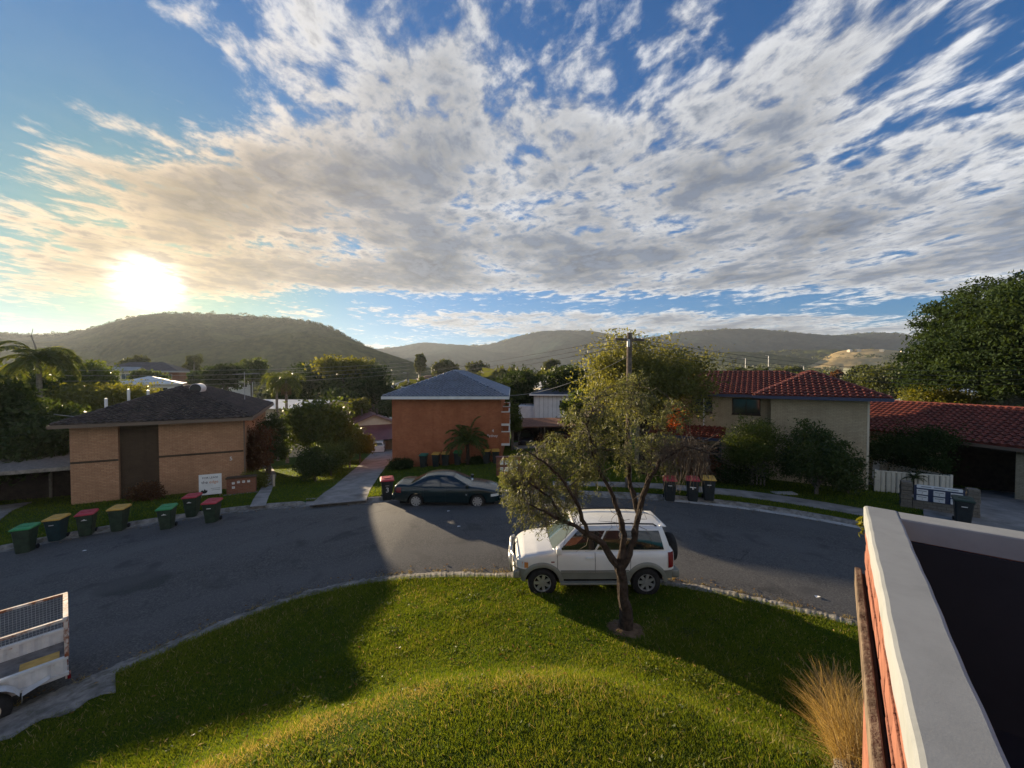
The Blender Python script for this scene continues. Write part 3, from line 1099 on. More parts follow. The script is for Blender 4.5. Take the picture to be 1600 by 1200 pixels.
tile_face(t, [(-11.6, -1.0, 3.25), (-7.0, -1.0, 3.25), (-7.0, .74, 3.75), (-11.6, .74, 3.75)])
tag(t.build('roof_tiles', MATS['tile_terracotta'], porch), kind='stuff')
MB().box(-11.7, -6.9, -1.12, -1.01, 3.08, 3.25).build('gutter', MATS['navy_gutter'], porch)
for k in (-11.4, -7.2):
    MB().box(k - .06, k + .06, -.92, -.8, 0, 3.2).build('porch_post', MATS['navy_gutter'], house_cream)
MB().box(-.10, -.003, -.012, .05, 0, EC - .06).build('corner_trim', MATS['cream_paint'], house_cream)

# --- low garage house at the right edge
g1, g2 = Vector((23.3, 27.6, 0)), Vector((26.9, 16.4, 0))
gd = (g2 - g1).normalized()
G_RZ = math.atan2(gd.y, gd.x)
garage = empty('garage_house', (g1.x, g1.y, -1.35), G_RZ, 'low house with red tiled roof and open dark garages under the big tree', 'house')
GL = (g2 - g1).length + 3
EG = 3.55
for (x0, x1) in ((0, 4.9), (7.9, 8.9), (12.2, GL)):
    wall_box(garage, x0, x1, .6, .85, -.6, EG, MATS['brick_cream'])
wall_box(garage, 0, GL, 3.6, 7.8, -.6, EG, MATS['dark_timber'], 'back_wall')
wall_box(garage, 4.9, 12.2, .6, .85, EG - .35, EG - .004, MATS['dark_timber'], 'lintel')
wall_box(garage, -.2, .04, .852, 3.6, -.6, EG - .004, MATS['brick_cream'], 'end_wall')
wall_box(garage, GL - .1, GL + .1, .852, 3.6, -.6, EG - .004, MATS['brick_cream'], 'end_wall')
gable_roof(garage, -.2, GL + .2, .6, 7.8, EG, 1.75, MATS['tile_terracotta'], 0.55, True, gable=MATS['cream_paint'])
MB().box(-.8, GL + .8, -.06, .04, EG - .14, EG + .02).build('gutter', MATS['brown_gutter'], garage)

# --- carport and weatherboard house between the trees
cb = float(far_z(3.5, 45)) 
cp = empty('carport', (0.1, 44.0, cb), 0, 'long open carport with rusty roof shading parked cars', 'carport')
MB().face([(-.2, 0, 2.20), (8.2, 0, 2.32), (8.2, 6, 2.62), (-.2, 6, 2.5)]).face([(-.2, 0, 2.10), (-.2, 6, 2.4), (8.2, 6, 2.5), (8.2, 0, 2.22)]).face([(-.2, 0, 2.10), (8.2, 0, 2.22), (8.2, 0, 2.32), (-.2, 0, 2.20)]).build('roof', MATS['roof_rust'], cp)
for xx in (.05, 3.6, 7.9):
    MB().box(xx - .05, xx + .05, .1, .2, -.5, 2.2).build('post', MATS['grey_timber'], cp)
    MB().box(xx - .05, xx + .05, 5.8, 5.9, -.5, 2.4).build('post', MATS['grey_timber'], cp)
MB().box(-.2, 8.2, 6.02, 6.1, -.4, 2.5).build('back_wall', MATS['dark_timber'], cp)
strip('driveway', [(0.2, 40.5), (0.2, 49.5)], [(9.0, 40.5), (9.0, 49.5)], MATS['concrete'], 0.05)

wbz = float(far_z(5, 54))
wb = empty('weatherboard_house', (2.8, 53.5, wbz), R(-6), 'white board-clad house with navy roofs behind the open carport', 'house')
wall_box(wb, 0.2, 7.2, 0, 7, -.5, 6.2, MATS['board_white'])
wall_box(wb, -2.0, .199, 1.0, 6, -.5, 4.5, MATS['board_white'], 'side_wall')
for k in range(12):
    MB().box(.32 + k * .6, .36 + k * .6, -.03, -.001, 2.2, 6.19).build('batten', MATS['roof_grey'], wb)
window(wb, 3.7, 4.8, 4.0, 5.4, 0, MATS['white_paint'])
hip_roof(wb, 0.2, 7.2, 0, 7, 6.2, 1.7, MATS['roof_navy'], MATS['white_paint'], .5, tiles=False)
lo = MB().box(1.2, 7.6, -3, -.031, -.4, 2.1).build('front_wing', MATS['brick_red'], wb)
gable_roof(wb, 1.2, 7.6, -3, -.3, 2.1, .8, MATS['roof_navy'], .4, name='front_roof', gable=MATS['board_white'])


# --- houses of the town below, each its own thing
def town_house(label, px, ptop, depth, width, wall, roof, kind='hip', d=8.0, rz=0.0, wall_h=2.9, rise=1.6, wins=2, name='house', trim='white_paint', group=None):
    """px: middle of the house, ptop: pixel row of the roof top"""
    p = at(px, ptop, depth)
    gz = float(far_z(p.x, p.y))
    ze = p.z - rise
    h0 = empty(name, (p.x, p.y - d / 2, gz), rz, label, 'house', group)
    e = ze - gz
    wall_box(h0, -width / 2, width / 2, -d / 2, d / 2, min(0, e - wall_h) - .5, e, MATS[wall])
    if kind == 'hip':
        hip_roof(h0, -width / 2, width / 2, -d / 2, d / 2, e + .05, rise, MATS[roof], MATS[trim], .5, tiles=False)
    elif kind == 'gable_x':
        gable_roof(h0, -width / 2, width / 2, -d / 2, d / 2, e, rise, MATS[roof], .5, gable=MATS[wall])
    else:
        gable_roof(h0, -width / 2, width / 2, -d / 2, d / 2, e, rise, MATS[roof], .5, axis='y', gable=MATS[wall])
    for k in range(wins):
        xm = -width / 2 + width * (k + .5) / wins
        window(h0, xm - .75, xm + .75, e - 1.9, e - .7, -d / 2, MATS[trim], panes=2, sill=False)
    return h0


town_house('long white low-pitched metal roof behind the twin-trunked palm', 478, 622, 62, 13.5, 'cream_paint', 'roof_white', 'gable_x', 9, R(-8), rise=.9)
mar = town_house('maroon metal-roofed house with cream gable beyond the driveway', 592, 640, 66, 8.5, 'cream_paint', 'roof_maroon', 'gable_y', 9, R(28), rise=2.0)
for dxx in (-1.2, 1.0):
    MB().tube([(dxx, -1, 5.5), (dxx, -1, 7.1)], .12, 8).build('flue', MATS['roof_dark'], mar)
mv = MB()
ve = 4.4
mv.face([(-6, -9.0, ve - 1.0), (6.5, -9.0, ve - 1.0), (5.0, -4.4, ve + .6), (-4.6, -4.4, ve + .6)]).face([(-6, -9.0, ve - 1.0), (-4.6, -4.4, ve + .6), (-6, -4.4, ve - .6)])
mv.build('verandah_roof', MATS['roof_maroon'], mar)
for xx in (-5.6, 0, 5.8):
    MB().box(xx - .07, xx + .07, -8.9, -8.76, -.5, ve - 1.0).build('verandah_post', MATS['cream_paint'], mar)

pc = at(582, 676, 57)
lean = empty('lean_to', (pc.x, pc.y, float(far_z(pc.x, pc.y))), 0, 'white and rust corrugated lean-to roof above the parked white hatchback', 'carport')
zl = pc.z - float(far_z(pc.x, pc.y))
rows = [[(-3.2 + i * .1, yy, zl + (yy * .10) + .03 * math.sin(i * 2.1)) for i in range(32)] for yy in (0, 4)]
MB().grid(rows).build('white_roof', MATS['roof_white'], lean)
rows = [[(.0 + i * .1, yy, zl - .10 + (yy * .10) + .03 * math.sin(i * 2.1)) for i in range(40)] for yy in (-.6, 3.6)]
MB().grid(rows).build('rust_roof', MATS['roof_rust'], lean)
for xx in (-3.0, .1, 3.8):
    MB().box(xx - .05, xx + .05, -.1, 0, -.5, zl - .13).build('post', MATS['fence_timber'], lean)

fz = float(far_z(-16, 60))
bf = empty('paling_fence', (-22.5, 61.5, fz - .3), 0, 'dark paling fence behind the parked white hatchback', 'fence')
for k in range(40):
    MB().box(k * .3 + .006, k * .3 + .294, 0, .025, 0, 2.3 + .04 * math.sin(k * 5)).build('paling', MATS['fence_timber'], bf)

town_house('two-storey orange brick house with verandah beyond the palm grove', 182, 573, 105, 12, 'brick_orange', 'roof_dark', 'gable_x', 9, R(25), wall_h=6, rise=1.2, wins=3)
ver = town_house('pale balcony house among trees below the hill', 206, 574, 98, 8, 'cream_paint', 'roof_grey', 'gable_x', 7, R(25), wall_h=6, rise=1.0, wins=3)
town_house('wide brown hip-roofed house on the rise below the hill', 256, 567, 120, 19, 'brick_red', 'roof_dark', 'hip', 11, R(20), wall_h=4, rise=2.8, wins=4)
town_house('white metal hip roof catching the sun above tan flats', 264, 588, 75, 8.5, 'white_paint', 'roof_white', 'hip', 8, R(35), rise=1.3)
town_house('grey metal roof low in the trees above vent pipes', 190, 597, 80, 11, 'cream_paint', 'roof_grey', 'hip', 9, R(15), rise=1.5)
town_house('small white shed half hidden by left palm', 78, 606, 58, 5.0, 'board_white', 'roof_white', 'gable_x', 5, R(10), rise=.5, wins=1)
town_house('pale blue gabled cottage behind maroon roof', 585, 626, 88, 9, 'board_white', 'roof_rust', 'gable_y', 8, R(-15), rise=2.0)
town_house('white flat-roofed house in trees beside leaning service pole', 524, 632, 76, 6, 'white_paint', 'roof_white', 'gable_x', 6, R(-10), rise=.6)
town_house('white-gabled house peeping between two dome trees', 857, 593, 95, 6, 'cream_paint', 'roof_grey', 'gable_y', 8, R(10), rise=1.8)
town_house('low cream house with grey roof left of the slate roof apex', 648, 592, 150, 12, 'cream_paint', 'roof_grey', 'hip', 9, R(15), rise=2.0, wins=3)
town_house('teal-trimmed white house just left of the slate roof', 640, 602, 125, 11, 'board_white', 'roof_white', 'gable_x', 8, R(-12), rise=1.4, wins=3)
town_house('red-brown roofed house far beyond the slate roof apex', 676, 586, 200, 13, 'cream_paint', 'roof_rust', 'hip', 9, R(30), rise=2.2, wins=3)
town_house('white gabled house right of the slate roof apex', 752, 589, 170, 10, 'white_paint', 'roof_grey', 'gable_y', 9, R(-20), rise=2.0, wins=2)
town_house('pale house with white roof right of tan flats roof', 384, 588, 120, 7, 'white_paint', 'roof_white', 'gable_x', 7, R(30), rise=1.2)
town_house('pale flat warehouse roof beyond the red tiled hip', 1432, 594, 140, 24, 'board_white', 'roof_white', 'gable_x', 14, 0, rise=1.0)
town_house('small white-roofed house below the huge tree', 1450, 604, 110, 9, 'cream_paint', 'roof_white', 'gable_x', 8, R(-20), rise=1.2)
town_house('bright white-walled cottage between shrub and red roof end', 1412, 618, 60, 3.5, 'white_paint', 'roof_grey', 'gable_y', 6, R(-20), rise=1.0, wins=1)

# ------------------------------------------------------------------ vehicles
pmat('paint_white', (0.72, 0.71, 0.67), 0.32, 0.5, var=0.05, vscale=2, coat=0.5)
pmat('paint_green', (0.004, 0.016, 0.020), 0.25, 0.4, coat=0.3)
pmat('paint_black', (0.02, 0.02, 0.022), 0.3, 0.5, coat=0.6)
pmat('paint_maroon', (0.10, 0.015, 0.018), 0.3, 0.5, coat=0.6)
pmat('cladding', (0.20, 0.205, 0.17), 0.45, 0.4, metal=0.1, var=0.1, vscale=3)
pmat('car_glass', (0.012, 0.016, 0.018), 0.04, 0.9)
pmat('screen_glass', (0.06, 0.085, 0.08), 0.05, 0.9)
pmat('rubber', (0.022, 0.022, 0.022), 0.85, 0.2, var=0.3, vscale=10)
pmat('alloy', (0.55, 0.55, 0.54), 0.35, 0.5, metal=0.7)
pmat('tail_red', (0.16, 0.008, 0.012), 0.2, 0.6)
pmat('lamp_clear', (0.60, 0.62, 0.62), 0.12, 0.8)
pmat('lamp_amber', (0.55, 0.22, 0.07), 0.2, 0.7)
pmat('seam', (0.03, 0.03, 0.03), 0.8, 0.1)
pmat('under', (0.012, 0.012, 0.012), 0.9, 0.05)


def ip(tab, x):
    return float(np.interp(x, [p[0] for p in tab], [p[1] for p in tab]))


class Car:
    def __init__(s, name, label, loc, rz, P, paint, group=None, cat='car'):
        s.P = P
        s.root = empty(name, loc, rz, label, cat, group)
        s.paint = MATS[paint]
        s.body()

    def half(s, x, z):
        P = s.P
        v = (z - P['bot']) / (P['belt'] - P['bot'])
        return ip(P['plan'], x) * ip([(-.6, .86), (0, .955), (.35, .99), (.62, 1.0), (.82, .985), (1.0, .945), (1.4, .91)], v)

    def side(s, x, z, sg, off=0.0):
        return Vector((x, sg * (s.half(x, z) + off), z))

    def zbot(s, x):
        P = s.P
        z = P['bot'] + ip(P.get('lift', [(0, 0)]), x)
        for xa in P['axles']:
            d = P['arch'] ** 2 - (x - xa) ** 2
            if d > 0:
                z = max(z, P['wr'] + math.sqrt(d))
        return z

    def body(s):
        P = s.P
        L2 = P['L'] / 2
        xs = set(np.linspace(-L2, L2, 49))
        for xa in P['axles']:
            for k in range(-12, 13):
                xs.add(xa + P['arch'] * math.sin(k / 12 * math.pi / 2) * 1.0005)
        for e in (.02, .05, .1, .17, .26):
            xs.add(-L2 + e)
            xs.add(L2 - e)
        xs = sorted(xs)
        m = MB()
        V = [0, .12, .25, .38, .5, .62, .74, .86, .94, 1.0]
        for sg in (-1, 1):
            rows = []
            for v in V:
                row = []
                for x in xs:
                    zb, zt = s.zbot(x), ip(P['top'], x)
                    z = zb + (zt - zb) * v
                    p = s.side(x, z, sg)
                    if v == 1.0:
                        p.y *= 0.97
                        p.z += 0.012
                    row.append(p)
                rows.append(row)
            m.grid(rows)
        rows = []
        ed = [s.side(x, ip(P['top'], x), 1) for x in xs]
        for t in np.linspace(-1, 1, 13):
            rows.append([Vector((p.x, p.y * .97 * t, p.z + .012 + P['crown'] * (1 - t * t))) for p in ed])
        m.grid(rows)
        for x in (xs[0], xs[-1]):
            zb, zt = s.zbot(x), ip(P['top'], x)
            sgx = 1 if x > 0 else -1
            rows = []
            for v in V:
                z = zb + (zt - zb) * v
                w_ = s.half(x, z) * (.97 if v == 1 else 1)
                rows.append([Vector((x + sgx * .10 * (1 - t * t) * (1 - .3 * v), w_ * t, z + (.012 if v == 1 else 0))) for t in np.linspace(-1, 1, 13)])
            m.grid(rows)
        s.shell = m.build('body', s.paint, s.root, True, True)
        # dark underside and wheel wells
        u = MB().box(-L2 + .25, L2 - .25, -P['plan_w'] + .26, P['plan_w'] - .26, P['bot'] - .12, P['bot'] + .30)
        u.build('underbody', MATS['under'], s.root)
        xs0, xs1 = P['axles'][0] + P['arch'] + .06, P['axles'][1] - P['arch'] - .06
        MB().box(xs0, xs1, -P['plan_w'] + .06, P['plan_w'] - .06, P['bot'] - .10, P['bot'] + .08).build('sill', MATS['under'], s.root)
        # cabin
        g = MB()
        for sg in (-1, 1):
            g.grid([[s.cab(u_, v, sg) for u_ in np.linspace(0, 1, 15)] for v in np.linspace(-.08, 1, 8)])
        N = 11
        g.grid([[s.roofp(u_, t) for u_ in np.linspace(0, 1, 15)] for t in np.linspace(-1, 1, N)])
        g.grid([[s.screen(1, v, t) for t in np.linspace(-1, 1, N)] for v in np.linspace(-.08, 1, 8)])
        g.grid([[s.screen(0, v, t) for t in np.linspace(-1, 1, N)] for v in np.linspace(-.08, 1, 8)])
        g.build('cabin', s.paint, s.root, True, True)
        for sg in (-1, 1):
            for (u0, u1, v0, v1) in P['panes']:
                MB().grid([[s.cab(u0 + (u1 - u0) * a + ((v0 - v) * 0), v, sg, .007) for a in np.linspace(0, 1, 6)] for v in np.linspace(v0, v1, 5)]).build('side_window', MATS['car_glass'], s.root, True)
        MB().grid([[s.screen(1, v, t, .008) for t in np.linspace(-.88, .88, N)] for v in np.linspace(.06, .93, 6)]).build('windscreen', MATS['screen_glass'], s.root, True)
        v0, v1 = P.get('rearpane', (.1, .9))
        MB().grid([[s.screen(0, v, t, .008) for t in np.linspace(-.84, .84, N)] for v in np.linspace(v0, v1, 6)]).build('rear_window', MATS['car_glass'], s.root, True)
        # wheels
        for xa in P['axles']:
            for sg in (-1, 1):
                s.wheel(xa, sg)
        # seams and handles
        for x in P['seams']:
            for sg in (-1, 1):
                z0, z1 = P['bot'] + .04, ip(P['top'], x)
                pts = [s.side(x, z0 + (z1 - z0) * k / 7, sg, .001) for k in range(8)]
                MB().tube(pts, .006, 4).build('door_seam', MATS['seam'], s.root)
        for x in P['handles']:
            for sg in (-1, 1):
                p = s.side(x, P['belt'] - .13, sg, .012)
                MB().bbox(p.x - .10, p.x + .10, p.y - .02, p.y + .02, p.z - .02, p.z + .02, .008).build('door_handle', s.paint, s.root)
        for sg in (-1, 1):
            p = s.cab(1, .02, sg) + Vector((-.12, sg * .10, .06))
            MB().bbox(p.x - .06, p.x + .07, p.y - .10, p.y + .10, p.z - .07, p.z + .10, .03).build('mirror', s.paint, s.root, True)

    def cab(s, u, v, sg, off=0.0):
        P = s.P
        xb = P['xb'][0] + (P['xb'][1] - P['xb'][0]) * u
        xt = P['xt'][0] + (P['xt'][1] - P['xt'][0]) * u
        zb = ip(P['top'], xb) if P.get('followbelt') else P['belt']
        zb = max(zb, P['belt']) - .0
        wb = s.half(xb, P['belt']) * .97
        wt = P['roofw'] * (1 - .10 * (2 * u - 1) ** 4)
        zt = P['H'] - P['rdrop'] * (2 * u - 1) ** 2 - .035
        k = max(v, 0)
        x = xb + (xt - xb) * k
        y = wb + (wt - wb) * k + .025 * math.sin(math.pi * min(1, k)) + off
        z = zb + (zt - zb) * v + (0 if v < .95 else 0)
        return Vector((x, sg * y, z))

    def roofp(s, u, t):
        p = s.cab(u, 1, 1)
        return Vector((p.x, p.y * t, p.z + .045 * (1 - t * t) + .0))

    def screen(s, u, v, t, off=0.0):
        p = s.cab(u, v, 1)
        d = 1 if u == 1 else -1
        k = max(0, v)
        return Vector((p.x + d * (.09 * (1 - t * t) * (1 - .75 * k) + off), p.y * t, p.z + (.045 * (1 - t * t) if v == 1 else .045 * (1 - t * t) * k ** 2) + off * .5))

    def wheel(s, xa, sg):
        P = s.P
        r, w_ = P['wr'], P['ww']
        yc = P['plan_w'] - w_ / 2 - .03
        M = Matrix.Translation((xa, sg * yc, r))
        rr = r * P['rim']
        prof = [(rr, -w_ / 2 + .01), (r * .9, -w_ / 2), (r * .985, -w_ / 2 + .03), (r, -w_ / 4), (r, w_ / 4), (r * .985, w_ / 2 - .03), (r * .9, w_ / 2), (rr, w_ / 2 - .01)]
        m = MB().lathe(prof, 32, None, 'y')
        ty = m.build('wheel', MATS['rubber'], s.root, True)
        ty.matrix_local = M
        q = MB()
        yo = sg * (w_ / 2 - .025)
        q.lathe([(rr * 1.0, yo - sg * .06), (rr * 1.02, yo + sg * .012), (rr * .93, yo + sg * .012), (rr * .9, yo - sg * .03)], 32, None, 'y')
        n = P['spokes']
        for k in range(n):
            a = 2 * math.pi * k / n
            c, s_ = math.cos(a), math.sin(a)
            for hw in (rr * .15,):
                p = []
                for (rad, hh) in ((rr * .12, hw * 1.2), (rr * .93, hw)):
                    for e in (-1, 1):
                        p.append((c * rad - s_ * hh * e, yo - sg * .005, s_ * rad + c * hh * e))
                q.face([p[0], p[1], p[3], p[2]])
                pin = [(x, yo - sg * .04, z) for x, y, z in p]
                q.face([p[0], p[2], pin[2], pin[0]])
                q.face([p[1], p[3], pin[3], pin[1]])
        q.lathe([(0, yo + sg * .01), (rr * .22, yo + sg * .01), (rr * .26, yo - sg * .03)], 16, None, 'y')
        q.build('rim', MATS['alloy'], ty)
        d = MB().lathe([(0, yo - sg * .07), (rr * .99, yo - sg * .07)], 24, None, 'y')
        d.build('brake_disc', MATS['under'], ty)


def arc_flare(car, mat, r0=.0, wid=.05):
    P = car.P
    for xa in P['axles']:
        for sg in (-1, 1):
            rows = [[], [], []]
            for k in range(-11, 12):
                a = k / 11 * R(86)
                for j, (rr, oo) in enumerate(((P['arch'] - .005, .035), (P['arch'] + .07, .04), (P['arch'] + .115, .002))):
                    x, z = xa + rr * math.sin(a), P['wr'] + rr * math.cos(a)
                    x = max(-P['L'] / 2 + .06, min(P['L'] / 2 - .06, x))
                    rows[j].append(car.side(x, min(z, ip(P['top'], x) - .03), sg, oo))
            MB().grid(rows).build('wheel_flare', mat, car.root, True)


SUV = dict(L=4.24, belt=1.20, bot=.50, H=1.84, wr=.385, ww=.26, rim=.60, arch=.46, spokes=7, crown=.05, plan_w=.93,
           axles=(-1.36, 1.42), roofw=.73, rdrop=.03, xb=(-2.04, 1.12), xt=(-1.86, .48),
           plan=[(-2.12, .80), (-2.04, .88), (-1.9, .92), (0, .93), (1.55, .92), (1.92, .86), (2.06, .78), (2.12, .70)],
           top=[(-2.12, 1.17), (-2.06, 1.20), (.9, 1.20), (1.15, 1.19), (1.55, 1.15), (1.88, 1.08), (2.04, 1.0), (2.12, .88)],
           lift=[(-2.12, .06), (-1.8, 0), (1.9, 0), (2.12, .04)],
           panes=[(.665, .965, .10, .90), (.36, .645, .10, .90), (.06, .335, .10, .90)], rearpane=(.2, .88),
           seams=(1.02, .02, -.92), handles=(.16, -.78))
suv_p = at(936, 930, 11.1)
suvz = 0.06
suv = Car('parked_suv', 'white four-wheel-drive wagon with silver cladding parked on the lawn kerb', (2.22, 11.15, suvz), R(180.5), SUV, 'paint_white')
arc_flare(suv, MATS['cladding'])
for sg in (-1, 1):
    # silver lower doors, side step, roof rail, lamps
    xs_ = np.linspace(-.88, .94, 12)
    MB().grid([[suv.side(x, z, sg, .012) for x in xs_] for z in (.50, .58, .68, .70)]).build('lower_cladding', MATS['cladding'], suv.root, True)
    MB().grid([[suv.side(x, z, sg, .02) for x in xs_] for z in (.715, .735, .755)]).build('rubbing_strip', MATS['cladding'], suv.root, True)
    MB().bbox(-.9, .95, sg * .97 - .09, sg * .97 + .05, .40, .45, .015).build('side_step', MATS['cladding'], suv.root)
    MB().tube([suv.roofp(.06, sg * .86) + Vector((0, 0, 0)), suv.roofp(.10, sg * .86) + Vector((0, 0, .06)), suv.roofp(.55, sg * .86) + Vector((0, 0, .07)), suv.roofp(.93, sg * .86) + Vector((0, 0, .06)), suv.roofp(.97, sg * .86)], .02, 6).build('roof_rail', MATS['black_plastic'], suv.root)
    MB().grid([[suv.side(-2.115 + .2 * k, z, sg, .014) for k in (.1, .5, .95)] for z in (.80, .95, 1.1, 1.20)]).build('tail_lamp', MATS['tail_red'], suv.root, True)
    MB().grid([[suv.side(1.90 + .21 * k, z, sg, .016) for k in (0, .35, .7, 1)] for z in (.80, .88, .97)]).build('headlamp', MATS['lamp_clear'], suv.root, True)
    MB().grid([[suv.side(1.80 + .16 * k, z, sg, .015) for k in (0, .5, 1)] for z in (.80, .88, .95)]).build('indicator', MATS['lamp_amber'], suv.root, True)
    MB().grid([[suv.side(-2.10 + .30 * k, z, sg, .018) for k in (0, .3, .6, 1)] for z in (.50, .62, .74)]).build('rear_cladding', MATS['cladding'], suv.root, True)
    MB().grid([[suv.side(1.86 + .25 * k, z, sg, .018) for k in (0, .3, .6, 1)] for z in (.50, .62, .76)]).build('front_cladding', MATS['cladding'], suv.root, True)
    MB().grid([[suv.side(1.10 + .09 * k, z, sg, .005) for k in (0, 1)] for z in (.955, .985)]).build('fender_badge', MATS['tail_red'], suv.root)
MB().bbox(2.02, 2.20, -.86, .86, .50, .72, .05).build('front_bumper', MATS['cladding'], suv.root, True)
MB().bbox(-2.26, -2.04, -.86, .86, .50, .72, .05).build('rear_bumper', MATS['cladding'], suv.root, True)
nb = MB()
for sg in (-1, 1):
    nb.tube([(2.23, sg * .48, .52), (2.28, sg * .48, .80), (2.24, sg * .46, 1.08)], .032, 8)
    nb.tube([(2.24, sg * .46, 1.08), (2.16, sg * .72, 1.02), (2.14, sg * .76, .74)], .026, 8)
nb.tube([(2.24, -.46, 1.08), (2.26, 0, 1.1), (2.24, .46, 1.08)], .032, 8).tube([(2.28, -.48, .80), (2.30, 0, .80), (2.28, .48, .80)], .026, 8)
nb.build('nudge_bar', MATS['alloy'], suv.root, True)
gr_ = MB()
for k in range(5):
    gr_.box(2.175, 2.20, -.5, .5, .78 + k * .05, .80 + k * .05)
gr_.build('grille', MATS['black_plastic'], suv.root)
sp = MB().lathe([(0, -.13), (.30, -.13), (.37, -.10), (.385, 0), (.37, .10), (.30, .13), (0, .13)], 32, Matrix.Translation((-2.27, .1, 1.02)) @ Matrix.Rotation(R(90), 4, 'Y'))
sp.build('spare_wheel', MATS['rubber'], suv.root, True)
MB().bbox(-1.99, -1.80, -.60, .60, 1.765, 1.80, .014).build('roof_spoiler', MATS['paint_white'], suv.root, True)
for k in (-.35, .3):
    MB().box(.86, 1.06, k - .01, k + .38, 1.262, 1.275).build('wiper', MATS['black_plastic'], suv.root)

SEDAN = dict(L=4.80, belt=.94, bot=.27, H=1.44, wr=.315, ww=.22, rim=.68, arch=.375, spokes=9, crown=.05, plan_w=.90,
             axles=(-1.36, 1.42), roofw=.60, rdrop=.06, xb=(-1.80, 1.10), xt=(-.98, .26),
             plan=[(-2.4, .70), (-2.3, .80), (-2.0, .88), (-.5, .91), (1.2, .90), (1.9, .86), (2.25, .74), (2.4, .56)],
             top=[(-2.4, .86), (-2.32, .97), (-2.15, 1.01), (-1.7, .99), (-1.0, .95), (.9, .94), (1.2, .93), (1.7, .86), (2.1, .77), (2.32, .68), (2.4, .58)],
             lift=[(-2.4, .08), (-1.9, .02), (1.9, 0), (2.4, .0)],
             panes=[(.555, .93, .10, .90), (.235, .53, .10, .90), (.07, .215, .12, .84)], rearpane=(.12, .92),
             seams=(.98, -.02, -1.0), handles=(.16, -.84))
sed = Car('parked_sedan', 'dark green sedan with silver wheels parked along the far kerb', (-2.95, 18.25, -0.02), R(-1.5), SEDAN, 'paint_green')
for sg in (-1, 1):
    MB().grid([[sed.side(x, z, sg, .012) for x in np.linspace(-.95, 1.0, 12)] for z in (.50, .525, .55)]).build('rubbing_strip', MATS['paint_green'], sed.root, True)
    MB().grid([[sed.side(-2.36 + .34 * k, z, sg, .012) for k in (0, .4, 1)] for z in (.70, .80, .92)]).build('tail_lamp', MATS['tail_red'], sed.root, True)
    MB().grid([[sed.side(2.02 + .34 * k, z, sg, .012) for k in (0, .3, .7, 1)] for z in (.54, .60, .66)]).build('headlamp', MATS['lamp_clear'], sed.root, True)
    MB().grid([[sed.side(.90 + .06 * k, z, sg, .005) for k in (0, 1)] for z in (.61, .67)]).build('fender_badge', MATS['alloy'], sed.root)
MB().bbox(2.36, 2.5, -.62, .62, .27, .50, .05).build('front_bumper', MATS['paint_green'], sed.root, True)
MB().bbox(-2.5, -2.36, -.72, .72, .30, .60, .05).build('rear_bumper', MATS['paint_green'], sed.root, True)
MB().box(2.475, 2.505, -.42, .42, .52, .60).build('grille', MATS['black_plastic'], sed.root)
MB().box(2.503, 2.512, -.19, .19, .34, .45).build('number_plate', MATS['letter_white'], sed.root)

HATCH = dict(SUV, L=4.2, H=1.58, belt=1.02, bot=.30, wr=.32, ww=.21, rim=.66, arch=.38, plan_w=.88, axles=(-1.25, 1.3), roofw=.62, spokes=6,
             xb=(-1.98, 1.0), xt=(-1.7, .3),
             plan=[(-2.1, .76), (-2.0, .84), (0, .88), (1.6, .85), (2.0, .74), (2.1, .62)],
             top=[(-2.1, 1.0), (-2.0, 1.02), (.9, 1.02), (1.6, .92), (2.0, .78), (2.1, .66)], lift=[(0, 0)], seams=(.95, -.05), handles=(.1, -.8))
hp = at(583, 701, 52.0)
hat = Car('parked_hatchback', 'white hatchback parked at the end of the concrete driveway', (hp.x, hp.y + 2.2, float(far_z(hp.x, hp.y + 2)) + .03), R(106), HATCH, 'paint_white')
for sg in (-1, 1):
    MB().grid([[hat.side(-2.08 + .2 * k, z, sg, .012) for k in (0, .4, 1)] for z in (.8, .9, 1.0)]).build('tail_lamp', MATS['tail_red'], hat.root, True)
MB().box(-2.24, -2.2, -.26, .26, .72, .84).build('number_plate', MATS['letter_white'], hat.root)
for nm, lab, X_, pt, PP in (('parked_sedan', 'black sedan in the shade of the long carport, nearer its left post', 1.6, 'paint_black', SEDAN), ('parked_hatchback', 'maroon hatchback in the shade of the long carport', 5.6, 'paint_maroon', HATCH)):
    c_ = Car(nm, lab, (X_, 46.6, float(far_z(X_, 46.6)) + .06), R(-90), PP, pt, 'cars under the long carport')
    for sg in (-1, 1):
        MB().grid([[c_.side(PP['L'] / 2 - .4 + .34 * k, z, sg, .012) for k in (0, .5, 1)] for z in (.56, .62, .68)]).build('headlamp', MATS['lamp_clear'], c_.root, True)

# --- caged box trailer at the near kerb
pmat('trailer_white', (0.60, 0.60, 0.58), 0.5, 0.4, var=0.12, vscale=3, stain=((0.32, 0.15, 0.08), 5.0, 0.60, 0.72))
pmat('rusty_white', (0.55, 0.50, 0.45), 0.7, 0.3, var=0.2, vscale=5, stain=((0.24, 0.085, 0.04), 4.0, 0.42, 0.58))
pmat('galv_mesh', (0.42, 0.40, 0.36), 0.6, 0.4, metal=0.2, var=0.2)
pmat('ply_yellow', (0.52, 0.33, 0.09), 0.7, 0.2, var=0.15, vscale=6)
pmat('tread_floor', (0.16, 0.15, 0.14), 0.7, 0.3, var=0.35, vscale=5)
TR = empty('box_trailer', (-9.80, 8.45, -0.30), R(49), 'rusty white caged box trailer with mesh side parked at the kerb', 'trailer')
TL, TW, TZ, TH, CH = 2.6, 1.35, 0.44, 0.28, 0.74     # x runs from rear (0) to the front (-TL); y: -TW near side, 0 far side
